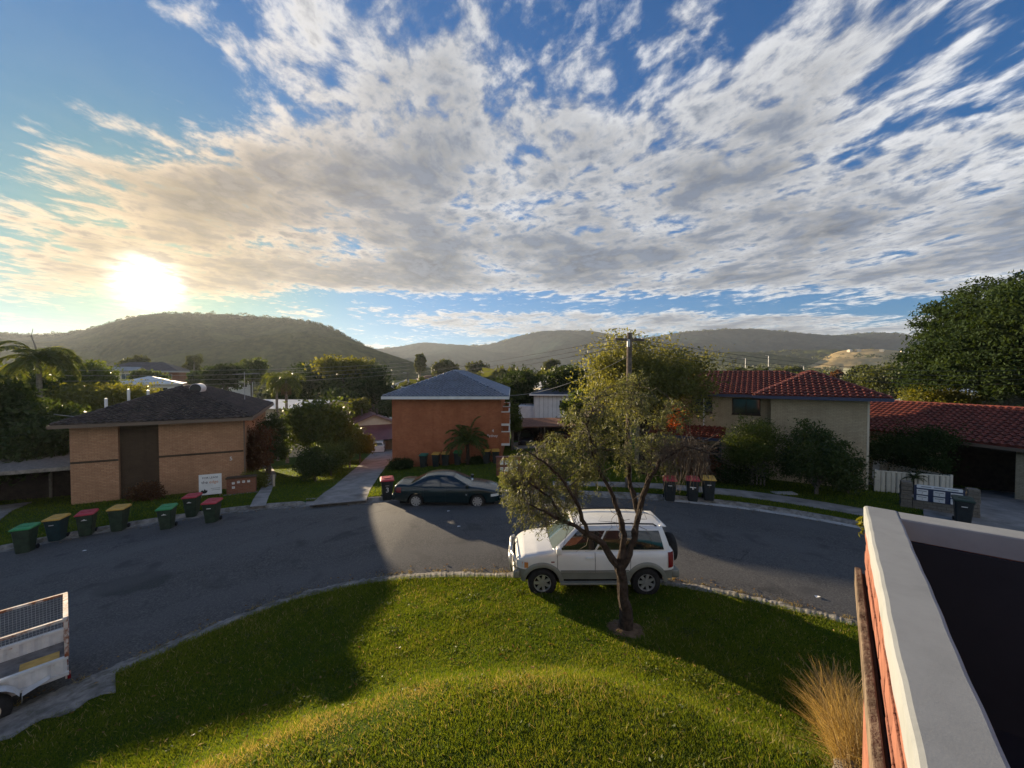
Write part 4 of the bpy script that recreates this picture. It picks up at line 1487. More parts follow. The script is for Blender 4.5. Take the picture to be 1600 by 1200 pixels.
for y0 in (-TW, 0):
    t = MB()
    rows = [[(-TL + i * TL / 52, y0 + (.012 if i % 4 < 2 else -.012), z) for i in range(53)] for z in (TZ, TZ + TH)]
    t.grid(rows)
    t.build('side_panel', MATS['trailer_white'], TR)
    MB().box(-TL, .02, y0 - .035, y0 + .035, TZ + TH - .02, TZ + TH + .03).build('side_rail', MATS['trailer_white'], TR)
    MB().box(-TL, .02, y0 - .04, y0 + .04, TZ - .06, TZ).build('lower_rail', MATS['trailer_white'], TR)
MB().box(-TL, 0, -TW + .03, -.03, TZ - .02, TZ + .02).build('floor', MATS['tread_floor'], TR)
MB().box(-TL - .02, -TL + .02, -TW + .041, -.041, TZ, TZ + TH).build('front_panel', MATS['trailer_white'], TR)
MB().box(-.025, .02, -TW + .041, -.041, TZ - .16, TZ + .07).build('tail_sill', MATS['rusty_white'], TR)
for (xx, yy) in ((0, 0), (0, -TW), (-TL, 0), (-TL, -TW), (-TL / 2, 0)):
    MB().box(xx - .028, xx + .028, yy - .028, yy + .028, TZ + TH + .031, TZ + TH + CH).build('cage_post', MATS['rusty_white'], TR)
for yy in (0, -TW):
    MB().box(-TL - .03, .03, yy - .025, yy + .025, TZ + TH + CH + .001, TZ + TH + CH + .05).build('cage_rail', MATS['rusty_white'], TR)
MB().box(-.035, .035, -TW + .026, -.026, TZ + TH + CH + .003, TZ + TH + CH + .06).build('cage_crossbar', MATS['rusty_white'], TR)
MB().box(-.045, .025, -.030, .045, TZ + .05, TZ + TH + CH - .004).build('gate_frame', MATS['rusty_white'], TR)
MB().tube([(.01, -.03, TZ + TH + CH), (.02, -TW * .55, TZ + TH + .35), (.01, -TW + .02, TZ + TH)], .022, 6).build('gate_brace', MATS['rusty_white'], TR)
wm = MB()
for k in range(int(TL / .05)):
    x = -TL + .03 + k * .05
    wm.tube([(x, 0, TZ + TH + .03), (x, 0, TZ + TH + CH)], .0032, 3, False)
for k in range(int(CH / .05)):
    z = TZ + TH + .05 + k * .05
    wm.tube([(-TL, .004, z), (0, .004, z)], .0032, 3, False)
tag(wm.build('wire_mesh', MATS['galv_mesh'], TR), kind='stuff')
MB().box(-.62, -.10, -.92, -.55, TZ + .022, TZ + .04, Matrix.Translation((0, .1, 0.0))).build('plywood_offcut', MATS['ply_yellow'], TR)
mg = MB()
for k in range(8):
    a0, a1 = R(20 + k * 17.5), R(20 + (k + 1) * 17.5)
    pts = [(-.95 + .40 * math.cos(a0), .30 + .40 * math.sin(a0)), (-.95 + .40 * math.cos(a1), .30 + .40 * math.sin(a1))]
    mg.face([(pts[0][0], -TW - .26, pts[0][1]), (pts[1][0], -TW - .26, pts[1][1]), (pts[1][0], -TW - .042, pts[1][1]), (pts[0][0], -TW - .042, pts[0][1])])
mg.face([(-.55, -TW - .26, .42), (-.22, -TW - .20, .52), (-.22, -TW - .042, .52), (-.55, -TW - .042, .42)])
mg.face([(-.55, -TW - .042, .42), (-.55, -TW - .26, .42), (-.55, -TW - .26, .28), (-.55, -TW - .042, .28)])
mg.build('mudguard', MATS['trailer_white'], TR)
for sg, yy in ((-1, -TW - .15), (1, .15)):
    tw_ = MB().lathe([(.17, -.09), (.28, -.09), (.30, -.06), (.30, .06), (.28, .09), (.17, .09)], 28, None, 'y').build('wheel', MATS['rubber'], TR, True)
    tw_.location = (-.95, yy, .30)
    MB().lathe([(0, sg * .05), (.06, sg * .06), (.09, sg * .03), (.15, sg * .05), (.172, sg * .088)], 24, None, 'y').build('rim', MATS['cream_paint'], tw_, True)
MB().tube([(-.95, -TW - .1, .30), (-.95, .1, .30)], .03, 8).build('axle', MATS['rubber'], TR)
MB().bbox(.0, .05, -TW - .03, -TW + .14, TZ - .15, TZ - .06, .01).build('tail_lamp', MATS['tail_red'], TR)
MB().tube([(-TL, -TW / 2, TZ - .06), (-TL - 1.2, -TW / 2, TZ - .08)], .04, 6).build('drawbar', MATS['trailer_white'], TR)

# ------------------------------------------------------------------ wheelie bins
pmat('bin_green', (0.018, 0.034, 0.019), 0.55, 0.4, var=0.35, vscale=4, stain=((0.05, 0.055, 0.045), 6.0, 0.55, 0.72))
pmat('bin_dark', (0.016, 0.022, 0.024), 0.5, 0.4, var=0.2, vscale=4)
pmat('bin_blue', (0.014, 0.040, 0.046), 0.5, 0.4, var=0.2, vscale=4)
pmat('lid_red', (0.42, 0.03, 0.04), 0.55, 0.4, var=0.2, vscale=4, stain=((0.40, 0.12, 0.12), 5.0, 0.52, 0.72))
pmat('lid_yellow', (0.58, 0.33, 0.05), 0.55, 0.4, var=0.2, vscale=4, stain=((0.40, 0.27, 0.10), 5.0, 0.5, 0.7))
pmat('lid_green', (0.03, 0.24, 0.07), 0.5, 0.4, var=0.15, vscale=4)
pmat('lid_teal', (0.02, 0.16, 0.11), 0.5, 0.4, var=0.15, vscale=4)
pmat('lid_dark', (0.012, 0.035, 0.022), 0.5, 0.4)


def wheelie_bin(loc, rz, body, lid, label, group, mark=None, scale=1.0):
    """two-wheeled bin; its front faces local -y"""
    o = empty('wheelie_bin', loc, rz, label, 'bin', group)
    o.scale = (scale * random.uniform(.93, 1.0), scale * random.uniform(.95, 1.0), scale * random.uniform(.96, 1.02))
    o.rotation_euler = (R(random.uniform(-1.2, 1.2)), R(random.uniform(-1.2, 1.2)), rz + R(random.uniform(-8, 8)))
    m = MB()
    sec = [(0.0, .205, -.23, .20), (.02, .215, -.24, .21), (.55, .255, -.295, .27), (.86, .28, -.33, .31), (.90, .285, -.335, .32), (.905, .30, -.35, .335), (.97, .305, -.355, .34)]
    ring = []
    for z, hx, y0, y1 in sec:
        b_ = .04
        ring.append([(-hx + b_, y0, z), (hx - b_, y0, z), (hx, y0 + b_, z), (hx, y1 - b_, z), (hx - b_, y1, z), (-hx + b_, y1, z), (-hx, y1 - b_, z), (-hx, y0 + b_, z), (-hx + b_, y0, z)])
    m.grid(ring)
    m.face(ring[0][:8][::-1]).face(ring[-1][:8])
    m.build('body', MATS[body], o)
    l = MB()
    lr = []
    for z, e, dz in ((.972, .018, 0), (1.0, .022, .02), (1.03, .0, .035), (1.045, -.06, .04)):
        lr.append([(sx * (.305 + e) * (.9 if k else 1), (y + (-e if y < 0 else e)), z + (dz if y > 0 else 0)) for k, (sx, y) in ((1, (-1, -.37)), (1, (1, -.37)), (0, (1, -.33)), (0, (1, .33)), (1, (1, .37)), (1, (-1, .37)), (0, (-1, .33)), (0, (-1, -.33)), (1, (-1, -.37)))])
    l.grid(lr)
    l.face(lr[-1][:8])
    l.box(-.16, .16, -.10, .18, 1.052, 1.078).box(-.30, .30, -.40, -.375, .985, 1.0)
    l.build('lid', MATS[lid], o)
    MB().tube([(-.24, .35, .96), (-.24, .42, 1.0), (.24, .42, 1.0), (.24, .35, .96)], .016, 6).build('handle', MATS[body], o)
    for sg in (-1, 1):
        MB().lathe([(0, -.025), (.09, -.025), (.10, 0), (.09, .025), (0, .025)], 16, Matrix.Translation((sg * .25, .25, .10)) @ Matrix.Rotation(R(90), 4, 'Y')).build('wheel', MATS['rubber'], o)
    if mark:
        if mark == 'crest':
            mm = MB()
            mm.face([(-.11, -.338, .735), (.11, -.338, .735), (.07, -.340, .762), (-.07, -.340, .762)])
            mm.face([(-.05, -.341, .765), (.05, -.341, .765), (.0, -.343, .80)])
            mm.build('crest', MATS['letter_white'], o)
        elif mark == 'dash':
            MB().face([(-.09, -.338, .74), (.09, -.338, .745), (.09, -.340, .775), (-.09, -.340, .77)]).build('printed_label', MATS['letter_white'], o)
        elif mark == 'cross':
            mm = MB()
            mm.face([(-.14, -.331, .66), (.14, -.331, .655), (.14, -.334, .69), (-.14, -.334, .70)]).face([(-.03, -.325, .58), (.04, -.325, .58), (.04, -.3325, .655), (-.03, -.3325, .655)])
            mm.build('splash_mark', MATS['letter_white'], o)
        elif mark == '3':
            text_mesh('number', '3', .34, MATS['letter_white'], o, (0.0, -.315, .42), (R(94), 0, 0), .003)
            MB().face([(-.09, -.338, .735), (.09, -.338, .735), (.09, -.340, .765), (-.09, -.340, .765)]).build('printed_label', MATS['curtain'], o)
    return o


GB = 'wheelie bins along the kerb by the tan flats'


def on(x, y, f=far_z):
    return float(f(x, y))


def bin_at(px, py, rz, *a, zf=None, **k):
    zf = zf or road_or_verge
    p = ground_pt(px, py, zf)
    k.setdefault('scale', .93 if px < 400 else 1.0)
    return wheelie_bin((p.x, p.y, p.z + .01), rz, *a, **k)


def road_or_verge(x, y):
    t = math.atan2(x, y)
    r = math.hypot(x, y)
    return float(base_z(x, y)) + .02 if r < float(r_far(t)) else float(far_z(x, y))


bin_at(40, 862, R(28), 'bin_green', 'lid_green', 'green-lidded bin standing in the gutter at the far left end of the row', GB)
bin_at(90, 843, R(26), 'bin_blue', 'lid_yellow', 'blue-green bin with faded yellow lid, second in the row by the tan flats', GB, 'dash')
bin_at(136, 835, R(25), 'bin_green', 'lid_red', 'red-lidded bin on the kerb between two yellow-lidded bins', GB, 'crest')
bin_at(186, 828, R(24), 'bin_green', 'lid_yellow', 'yellow-lidded green bin in front of the brown wall panel', GB)
bin_at(262, 826, R(20), 'bin_green', 'lid_green', 'green-lidded bin at the kerb below the lease sign wall', GB, 'crest')
bin_at(301, 804, R(22), 'bin_green', 'lid_red', 'red-lidded bin on the grass just beside the lease sign', GB, 'crest')
bin_at(332, 816, R(17), 'bin_green', 'lid_red', 'red-lidded bin on the road edge in front of the lease sign', GB, 'dash')
bin_at(605, 777, R(14), 'bin_dark', 'lid_red', 'dark bin numbered 3 with red lid behind the green sedan', 'bins on the verge', '3')
GO = 'bins against the orange brick wall'
for px_, lid_, lab_ in ((661, 'lid_teal', 'teal-lidded bin first on the left along the orange wall'), (680.5, 'lid_yellow', 'yellow-lidded bin just right of the teal-lidded one by the orange wall'),
                        (695.5, 'lid_yellow', 'yellow-lidded bin beside the green-lidded one left of the tree fern'), (714.5, 'lid_green', 'green-lidded bin next to the tree fern trunk'),
                        (760, 'lid_yellow', 'yellow-lidded bin right of the tree fern by the orange wall'), (774.5, 'lid_yellow', 'yellow-lidded bin at the right corner of the orange wall')):
    X_ = (px_ - 800) / FPX * 30.2
    wheelie_bin((X_, 30.2, on(X_, 30.2) + .01), R(random.uniform(-6, 8)), 'bin_dark', lid_, lab_, GO)
GR = 'bins on the verge before the cream house'
bin_at(1046, 781, R(-14), 'bin_dark', 'lid_red', 'red-lidded bin half behind the bottlebrush tree on the far verge', GR, 'dash')
bin_at(1082, 781.5, R(-16), 'bin_dark', 'lid_red', 'red-lidded bin with white splash mark in the middle of three', GR, 'cross')
bin_at(1107, 780.5, R(-18), 'bin_dark', 'lid_yellow', 'yellow-lidded bin beside two red-lidded ones on the far verge', GR, 'dash')
bin_at(1504, 818, R(-44), 'bin_dark', 'lid_dark', 'dark green bin in front of the stone letterbox stand', 'bins on the verge', 'dash')

# ------------------------------------------------------------------ small street things
p = ground_pt(329, 776)
sgn = empty('lease_sign', (p.x, p.y, p.z), R(24), 'white FOR LEASE board standing on the grass before the tan flats', 'sign')
bw_, bh_ = 1.02, 1.12
MB().box(-bw_ / 2, bw_ / 2, 0, .012, .12, .12 + bh_).build('board', MATS['white_paint'], sgn)
for k in (-1, 1):
    MB().box(k * .42 - .02, k * .42 + .02, .013, .05, -.3, 1.1).build('stake', MATS['grey_timber'], sgn)
text_mesh('lettering', 'FOR LEASE', .15, MATS['letter_black'], sgn, (0, -.004, 1.0), (R(90), 0, 0), .001)
text_mesh('lettering', 'the', .22, MATS['letter_black'], sgn, (-.25, -.004, .74), (R(90), 0, 0), .001)
text_mesh('lettering', 'edge', .22, MATS['letter_orange'], sgn, (.16, -.004, .74), (R(90), 0, 0), .001)
em = MB()
em.face([(-.28 + .15 * math.cos(a), -.004, .33 + .13 * math.sin(a)) for a in np.linspace(R(180), R(360), 14)])
em.face([(-.43, -.004, .331), (-.36, -.004, .40), (-.31, -.004, .331)]).face([(-.32, -.006, .331), (-.25, -.006, .45), (-.18, -.006, .331)]).face([(-.2, -.004, .331), (-.15, -.004, .40), (-.13, -.004, .331)])
em.build('emblem', MATS['letter_black'], sgn)
for k, (a, b_) in enumerate(((.02, .44), (.06, .44))):
    MB().box(a, b_, -.003, -.001, .44 - k * .09, .455 - k * .09).build('fine_print', MATS['letter_black'], sgn)

p = ground_pt(377, 771)
lbw = empty('letterbox_wall', (p.x, p.y, p.z), R(24), 'low red brick letterbox wall beside the footpath of the tan flats', 'letterbox')
MB().box(-.68, .68, 0, .35, -.4, .86).build('wall', MATS['brick_red'], lbw)
MB().box(-.72, .72, -.04, .39, .862, .93).build('capping', MATS['brick_brown'], lbw)
for k, (x, z) in enumerate(((-.36, .62), (-.12, .66), (.12, .66), (.36, .66), (-.36, .38))):
    bx_ = MB().box(x - .065, x + .065, -.02, .0, z - .06, z + .06).build('letterbox', MATS['white_paint'], lbw)
    MB().box(x - .05, x + .05, -.024, -.021, z + .015, z + .03).build('slot', MATS['seam'], bx_)
MB().box(-.8, .8, -.5, -.05, .0, .035).build('step_slab', MATS['concrete_old'], lbw)

p = ground_pt(428, 760)
mk = empty('marker_post', (p.x, p.y, p.z), 0, 'short pale timber post beside the footpath on the grass', 'post')
MB().bbox(-.05, .05, -.04, .04, -.2, .72, .01).build('post', MATS['cream_paint'], mk)

p = ground_pt(792, 744)
lb2 = empty('letterbox_stand', (p.x + .1, p.y, p.z), R(4), 'maroon letterbox stand with white boxes beside the orange flats', 'letterbox')
MB().box(-.75, .75, 0, .3, -.4, 1.15).build('wall', MATS['brick_red'], lb2)
MB().box(-.78, .78, -.03, .33, 1.152, 1.2).build('capping', MATS['roof_maroon'], lb2)
for i in range(4):
    for j in range(2):
        x, z = -.42 + i * .3, .85 - j * .42
        bx_ = MB().box(x - .10, x + .10, -.025, .0, z - .13, z + .13).build('letterbox', MATS['white_paint'], lb2)
        MB().box(x - .07, x + .07, -.029, -.026, z + .04, z + .06).build('slot', MATS['seam'], bx_)

p = ground_pt(1467, 801)
lb3 = empty('letterbox_stand', (p.x, p.y, p.z), R(-36), 'stone-block letterbox stand with six white boxes by the garage drive', 'letterbox')
for x0 in (-1.25, .85):
    for k in range(6):
        MB().bbox(x0 + .0 + .015 * (k % 2), x0 + .40 - .01 * (k % 3), 0, .40, .01 + k * .205, .01 + k * .205 + .195, .02).build('stone_block', MATS['brick_grey'], lb3)
MB().box(-.83, .83, .05, .32, -.3, .40).build('base_wall', MATS['brick_grey'], lb3)
MB().box(-.80, .80, .08, .14, .42, 1.12).build('back_board', MATS['navy_gutter'], lb3)
MB().box(-.72, .72, .03, .078, 1.02, 1.16).build('name_board', MATS['board_white'], lb3)
for k in range(3):
    MB().box(-.58 + k * .42, -.25 + k * .42, .026, .0295, 1.07, 1.11).build('printed_line', MATS['roof_grey'], lb3)
for i in range(3):
    for j in range(2):
        x, z = -.54 + i * .54, .84 - j * .28
        bx_ = MB().box(x - .18, x + .18, .0, .078, z - .11, z + .11).build('letterbox', MATS['white_paint'], lb3)
        MB().box(x - .14, x + .14, -.004, -.001, z + .04, z + .06).box(x - .012, x + .012, -.006, -.001, z - .05, z - .02).build('slot', MATS['seam'], bx_)

# cream steel fence
f0, f1 = Vector((19.95, 21.3, 0)), Vector((22.75, 20.1, 0))


def steel_fence(name, label, f0, f1, h, n, zb):
    d = (f1 - f0)
    fe = empty(name, (f0.x, f0.y, zb), math.atan2(d.y, d.x), label, 'fence')
    Lf = d.length
    for k in range(n):
        a, b_ = Lf * k / n, Lf * (k + 1) / n
        q = b_ - a
        rows = [[(a + q * s_, y, z) for s_, y in ((.03, .02), (.12, -.02), (.42, -.02), (.5, .02), (.58, -.02), (.88, -.02), (.97, .02))] for z in (.05, h - .04)]
        MB().grid(rows).build('fence_sheet', MATS['cream_steel'], fe)
    MB().box(-.02, Lf + .02, -.035, .035, h - .05, h + .01).build('top_rail', MATS['cream_steel'], fe)
    MB().box(-.02, Lf + .02, -.035, .035, .02, .07).build('bottom_rail', MATS['cream_steel'], fe)
    for k in (0, Lf):
        MB().box(k - .05, k + .05, -.05, .05, -.4, h + .06).build('fence_post', MATS['cream_steel'], fe)
    return fe


steel_fence('steel_fence', 'cream steel sheet fence joining the cream house to the letterboxes', f0, f1, 1.62, 7, -0.88)
steel_fence('steel_fence', 'cream steel return fence running back under the dark shrubs', Vector((22.8, 20.2, 0)), Vector((21.8, 26.6, 0)), 1.62, 9, -0.9)
cl = MB()
ca = at(1376, 735, 23.5)
rows = [[(ca.x - .45 + i * .09, ca.y + .06 * math.sin(i * 1.3 + j * .2), ca.z + .65 - j * .12 - .05 * math.cos(i * .6)) for i in range(11)] for j in range(10)]
cl.grid(rows)
clo = tag(cl.build('hanging_cloth', MATS['board_white'], None, True), 'pale blue-white cloth hanging behind the cream steel fence', 'cloth')
gs_ = empty('garden_fence', (10.6, 23.2, -0.3), R(-24), 'dark slatted garden fence half hidden by shrubs before the cream house', 'fence')
for k in range(22):
    MB().box(k * .18, k * .18 + .08, 0, .03, -.3, 1.15).build('slat', MATS['grey_timber'], gs_)
MB().box(-.05, 4.05, .031, .06, .9, 1.0).build('rail', MATS['grey_timber'], gs_)
p = ground_pt(1225, 771)
pit = tag(MB().bbox(p.x - .55, p.x + .55, p.y - .22, p.y + .22, p.z - .05, p.z + .05, .015).build('pit_cover', MATS['gutter_concrete']), 'pale concrete pit cover on the grass by the footpath', 'pit cover')

# --- timber power pole and wires
pp = Vector((0.300 * 20.2, 20.2, 0))
pz = on(pp.x, pp.y)
pole = empty('power_pole', (pp.x, pp.y, pz), 0, 'tall dark timber power pole rising behind the bottlebrush tree', 'pole')
ph_ = 8.15 - pz
MB().tube([(0, 0, -.5), (0, 0, ph_ * .5), (0, 0, ph_)], [.17, .15, .125], 10).build('post', MATS['pole_timber'], pole)
ca_ = MB().box(-.06, .06, -.9, .9, ph_ - .42, ph_ - .30, Matrix.Rotation(R(-70), 4, 'Z')).build('crossarm', MATS['pole_timber'], pole)
for k in (-.8, -.3, .3, .8):
    q = Matrix.Rotation(R(-70), 4, 'Z') @ Vector((0, k, ph_ - .3))
    MB().lathe([(.0, .0), (.04, .0), (.05, .05), (.025, .08), (.045, .11), (0, .15)], 10, Matrix.Translation(q)).build('insulator', MATS['white_paint'], ca_)
MB().bbox(-.16, -.02, -.2, -.1, ph_ - .75, ph_ - .35, .02).build('bracket', MATS['galv'], pole)


def wire(a, b, sag, label, r=.014, mat='wire', n=28, group=None):
    a, b = Vector(a), Vector(b)
    pts = [a.lerp(b, k / n) - Vector((0, 0, sag * 4 * (k / n) * (1 - k / n))) for k in range(n + 1)]
    o = MB().tube(pts, r, 4).build('overhead_wire', MATS[mat])
    return tag(o, label, 'wire', group)


GW = 'overhead wires'
top = Vector((pp.x, pp.y, 8.0))
ords = ('topmost', 'second', 'third', 'lowest')
for k in range(3):
    wire(top + Vector((-.1, 0, -.1 - .22 * k)), at(560, 580 + 4 * k, 160), 1.6 + .3 * k, '%s of the wires running from the timber pole towards the valley' % ('topmost', 'middle', 'lowest')[k], .016 + .002 * k, group=GW)
for k in range(4):
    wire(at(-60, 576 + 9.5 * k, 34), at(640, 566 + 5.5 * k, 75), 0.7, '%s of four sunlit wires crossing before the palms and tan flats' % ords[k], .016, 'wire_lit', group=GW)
for k in range(4):
    wire(top + Vector((.1, 0, -.1 - .2 * k)), at(1680, 572 + 7.5 * k, 26), 0.9, '%s of the wires running from the timber pole to the huge tree' % ords[k], .012, 'wire', group=GW)
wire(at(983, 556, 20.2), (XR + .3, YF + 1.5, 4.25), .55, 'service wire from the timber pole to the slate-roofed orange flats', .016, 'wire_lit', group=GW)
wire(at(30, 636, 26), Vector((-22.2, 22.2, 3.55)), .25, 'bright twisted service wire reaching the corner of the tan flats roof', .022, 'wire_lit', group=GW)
sp_ = at(529, 650, 52)
spz = on(sp_.x, sp_.y)
svp = empty('service_pole', (sp_.x, sp_.y, spz), 0, 'thin grey service pole with bright stay among the middle trees', 'pole')
MB().tube([(0, 0, -.3), (0, 0, 6 - 42 / FPX * 52 - spz)], .08, 8).build('post', MATS['galv'], svp)
wire(Vector((sp_.x, sp_.y, 6 - 42 / FPX * 52)), at(545, 643, 58), .1, 'short bright wire leaning from the grey service pole', .03, 'wire_lit', group=GW)
for (px_, y0, y1, dd, lab) in ((637, 583, 606, 120, 'dark thin street pole left of the slate roof hip'), (1165, 560, 590, 200, 'pale street light pole beyond the red roof ridge'), (1201, 556, 590, 190, 'taller pale pole beyond the red roof ridge'),
                               (1256, 572, 590, 210, 'small double street light beyond the red roof apex')):
    a = at(px_, y0, dd)
    gz = on(a.x, a.y)
    so = empty('street_pole', (a.x, a.y, gz), 0, lab, 'pole')
    MB().tube([(0, 0, 0), (0, 0, a.z - gz)], .14, 6).build('post', MATS['galv' if px_ > 700 else 'pole_timber'], so)
    MB().tube([(0, 0, a.z - gz), (-1.5, 0, a.z - gz + .2)], .07, 5).build('arm', MATS['galv'], so)

# ------------------------------------------------------------------ near terrace wall at the lower right
pmat('coping', (0.27, 0.285, 0.285), 0.8, 0.25, var=0.06, vscale=6, bump=0.04, bscale=120, stain=((0.21, 0.225, 0.225), 2.2, 0.45, 0.75))
pmat('salmon_brick', (0.25, 0.105, 0.070), 0.85, 0.2, var=0.25, vscale=6, bump=0.6, bscale=30)
pmat('terrace_shade', (0.018, 0.021, 0.028), 0.7, 0.3, var=0.15, vscale=2)  # deep shade on the inner wall faces put into the colour
pmat('terrace_floor_shade', (0.019, 0.022, 0.028), 0.8, 0.2, var=0.2, vscale=2)  # floor colour darkened to stand for the shade inside
TZ0 = 5.10
k0 = Vector((2.42, 2.66, 0))
td = Vector((0.640, 0.768, 0))            # the wall runs this way, ending at the corner k0
tn = Vector((0.768, -0.640, 0))           # towards the terrace
TM = Matrix(((td.x, tn.x, 0, k0.x), (td.y, tn.y, 0, k0.y), (0, 0, 1, 0), (0, 0, 0, 1)))
terr = empty('terrace_wall', (k0.x, k0.y, 0), math.atan2(td.y, td.x), 'rendered salmon brick terrace parapet with pale concrete coping', 'parapet')
# local frame: x along the wall (corner at 0, running to -x), y to the left of it, so the terrace is at -y
CW = 0.165


def rounded_coping(x0, x1, y0, y1, name):
    b_ = MB()
    nx = max(2, int((x1 - x0) / .06))
    prof = [(y1 + .0, TZ0 - .13), (y1 + .003, TZ0 - .014), (y1 - .004, TZ0 - .004), (y1 - .016, TZ0), (y0 + .012, TZ0 - .002), (y0 + .003, TZ0 - .005), (y0, TZ0 - .013), (y0, TZ0 - .13)]
    rows = []
    for i in range(nx + 1):
        x = x0 + (x1 - x0) * i / nx
        rows.append([(x, y + .0015 * math.sin(x * 7 + 1) + .001 * math.sin(x * 23), z + .0015 * math.sin(x * 5)) for j, (y, z) in enumerate(prof)])
    b_.grid(rows)
    b_.face(rows[0]).face(rows[-1][::-1])
    return b_.build(name, MATS['coping'], terr)


rounded_coping(-6.0, 0.0, -CW, 0.0, 'coping')
cc = MB()
rows = []
for i in range(41):
    y = -CW + .001 - i * .1
    rows.append([(x + .0015 * math.sin(y * 9), y, z + .0015 * math.sin(y * 5)) for j, (x, z) in enumerate([(0.0, TZ0 - .13), (.003, TZ0 - .014), (-.004, TZ0 - .005), (-.016, TZ0 - .001), (-CW + .012, TZ0 - .003), (-CW + .003, TZ0 - .006), (-CW, TZ0 - .014), (-CW, TZ0 - .13)])])
cc.grid(rows)
cc.build('coping', MATS['coping'], terr)
MB().box(-6.0, -.012, -CW + .012, -.018, 1.0, TZ0 - .131).build('core_wall', MATS['salmon_brick'], terr)
MB().box(-CW + .012, -.0125, -4.2, -CW + .011, 1.0, TZ0 - .131).build('core_wall', MATS['salmon_brick'], terr)
brk = MB().bbox(0.005, .235, -.010, .012, .004, .082, .004)
bme = None
for r_ in range(8):
    for c_ in range(25):
        x = -.25 - c_ * .24 - (.12 if r_ % 2 else 0)
        if x < -5.9:
            continue
        z = TZ0 - .131 - (r_ + 1) * .086
        if bme is None:
            bo = brk.build('brick', MATS['salmon_brick'], terr)
            bme = bo.data
        else:
            bo = link('brick', bme, None, terr)
        bo.location = (x, -.018 + .004 * math.sin(c_ * 7 + r_ * 3), z)
MB().box(-6.0, -CW - .002, -4.2, -CW - .002, TZ0 - 1.15, TZ0 - 1.1).build('terrace_floor', MATS['terrace_floor_shade'], terr)
MB().box(-6, -CW - .022, -CW - .02, -CW - .001, TZ0 - 1.1, TZ0 - .135).box(-CW - .02, -CW - .001, -4.2, -CW - .001, TZ0 - 1.1, TZ0 - .135).build('inner_shade_lining', MATS['terrace_shade'], terr)
MB().box(-6, 0, -4.5, -4.21, 1.0, TZ0 + 2.2).build('house_wall', MATS['salmon_brick'], terr)
tb = empty('timber_rail', (k0.x, k0.y, 0), math.atan2(td.y, td.x), 'weathered timber beam running outside the terrace parapet', 'beam')
MB().bbox(-6.0, -.10, .012, .046, TZ0 - .52, TZ0 - .40, .006).build('outer_plank', MATS['timber'], tb)
MB().bbox(-6.0, -.14, -.003, .010, TZ0 - .52, TZ0 - .42, .003).build('inner_plank', MATS['dark_timber'], tb)

# ------------------------------------------------------------------ trees and shrubs
def crown_points(blobs, nclump, lpc, csize, g, shell=.55, flat=.65):
    """leaf centres gathered in clumps through a set of ellipsoids"""
    vol = np.array([b[3] * b[4] * b[5] for b in blobs]) ** (2 / 3)
    which = g.choice(len(blobs), nclump, p=vol / vol.sum())
    B = np.array(blobs)[which]
    d = unit(g.normal(size=(nclump, 3)))
    d[:, 2] = np.where(d[:, 2] < -.55, -d[:, 2] * .3, d[:, 2])
    rad = shell + (1 - shell) * g.random(nclump) ** .5
    rad = rad * (1 + .10 * np.clip(g.normal(size=nclump), -1.5, 1.2))
    cc = B[:, :3] + d * B[:, 3:6] * rad[:, None]
    sz = csize * (0.6 + .8 * g.random(nclump))
    P = np.repeat(cc, lpc, 0) + np.clip(g.normal(size=(nclump * lpc, 3)), -1.5, 1.5) * np.repeat(sz, lpc)[:, None] * np.array([1, 1, flat])
    outw = np.repeat(d, lpc, 0)
    tint = np.clip(np.repeat(g.random(nclump), lpc) * .6 + g.random(nclump * lpc) * .4, 0, 1)
    return P, outw, tint, cc


def tree(name, label, base, blobs, nclump, lpc, L, W, mat, tr=.2, bark='bark_grey', seed=1, csize=.5, cat='tree', group=None, limbs=7, droop=.2, shell=.55, flat=.65, crown='crown', stem='trunk', out=.6):
    g = np.random.default_rng(seed)
    root = empty(name, base, 0, label, cat, group)
    P, O, tint, cc = crown_points(blobs, nclump, lpc, csize, g, shell, flat)
    keep = P[:, 2] > 0.05
    P, O, tint = P[keep], O[keep], tint[keep]
    n = len(P)
    D = g.normal(size=(n, 3)) + O * out + np.array([0, 0, -droop])
    leaf_mesh(crown, P, D, L * (.6 + .8 * g.random(n)), W * (.6 + .8 * g.random(n)), MATS[mat], root, tint, seed=seed)
    t = MB()
    c0 = np.mean(np.array([b[:3] for b in blobs]), 0)
    zlow = min(b[2] - b[5] * .6 for b in blobs)
    fork = Vector((c0[0] * .35, c0[1] * .35, max(.3, zlow)))
    t.tube([(0, 0, -.4), (fork.x * .3, fork.y * .3, fork.z * .5), fork], [tr * 1.25, tr, tr * .85], 8)
    idx = g.choice(len(cc), min(limbs, len(cc)), replace=False)
    for i in idx:
        e = Vector(cc[i])
        mid = fork.lerp(e, .5) + Vector((g.normal() * .1, g.normal() * .1, .12 * (e - fork).length))
        t.tube([fork - Vector((0, 0, .1)), fork.lerp(mid, .5) + Vector((0, 0, .05)), mid, e], [tr * .62, tr * .48, tr * .32, tr * .07], 6)
    t.build(stem, MATS[bark], root)
    return root


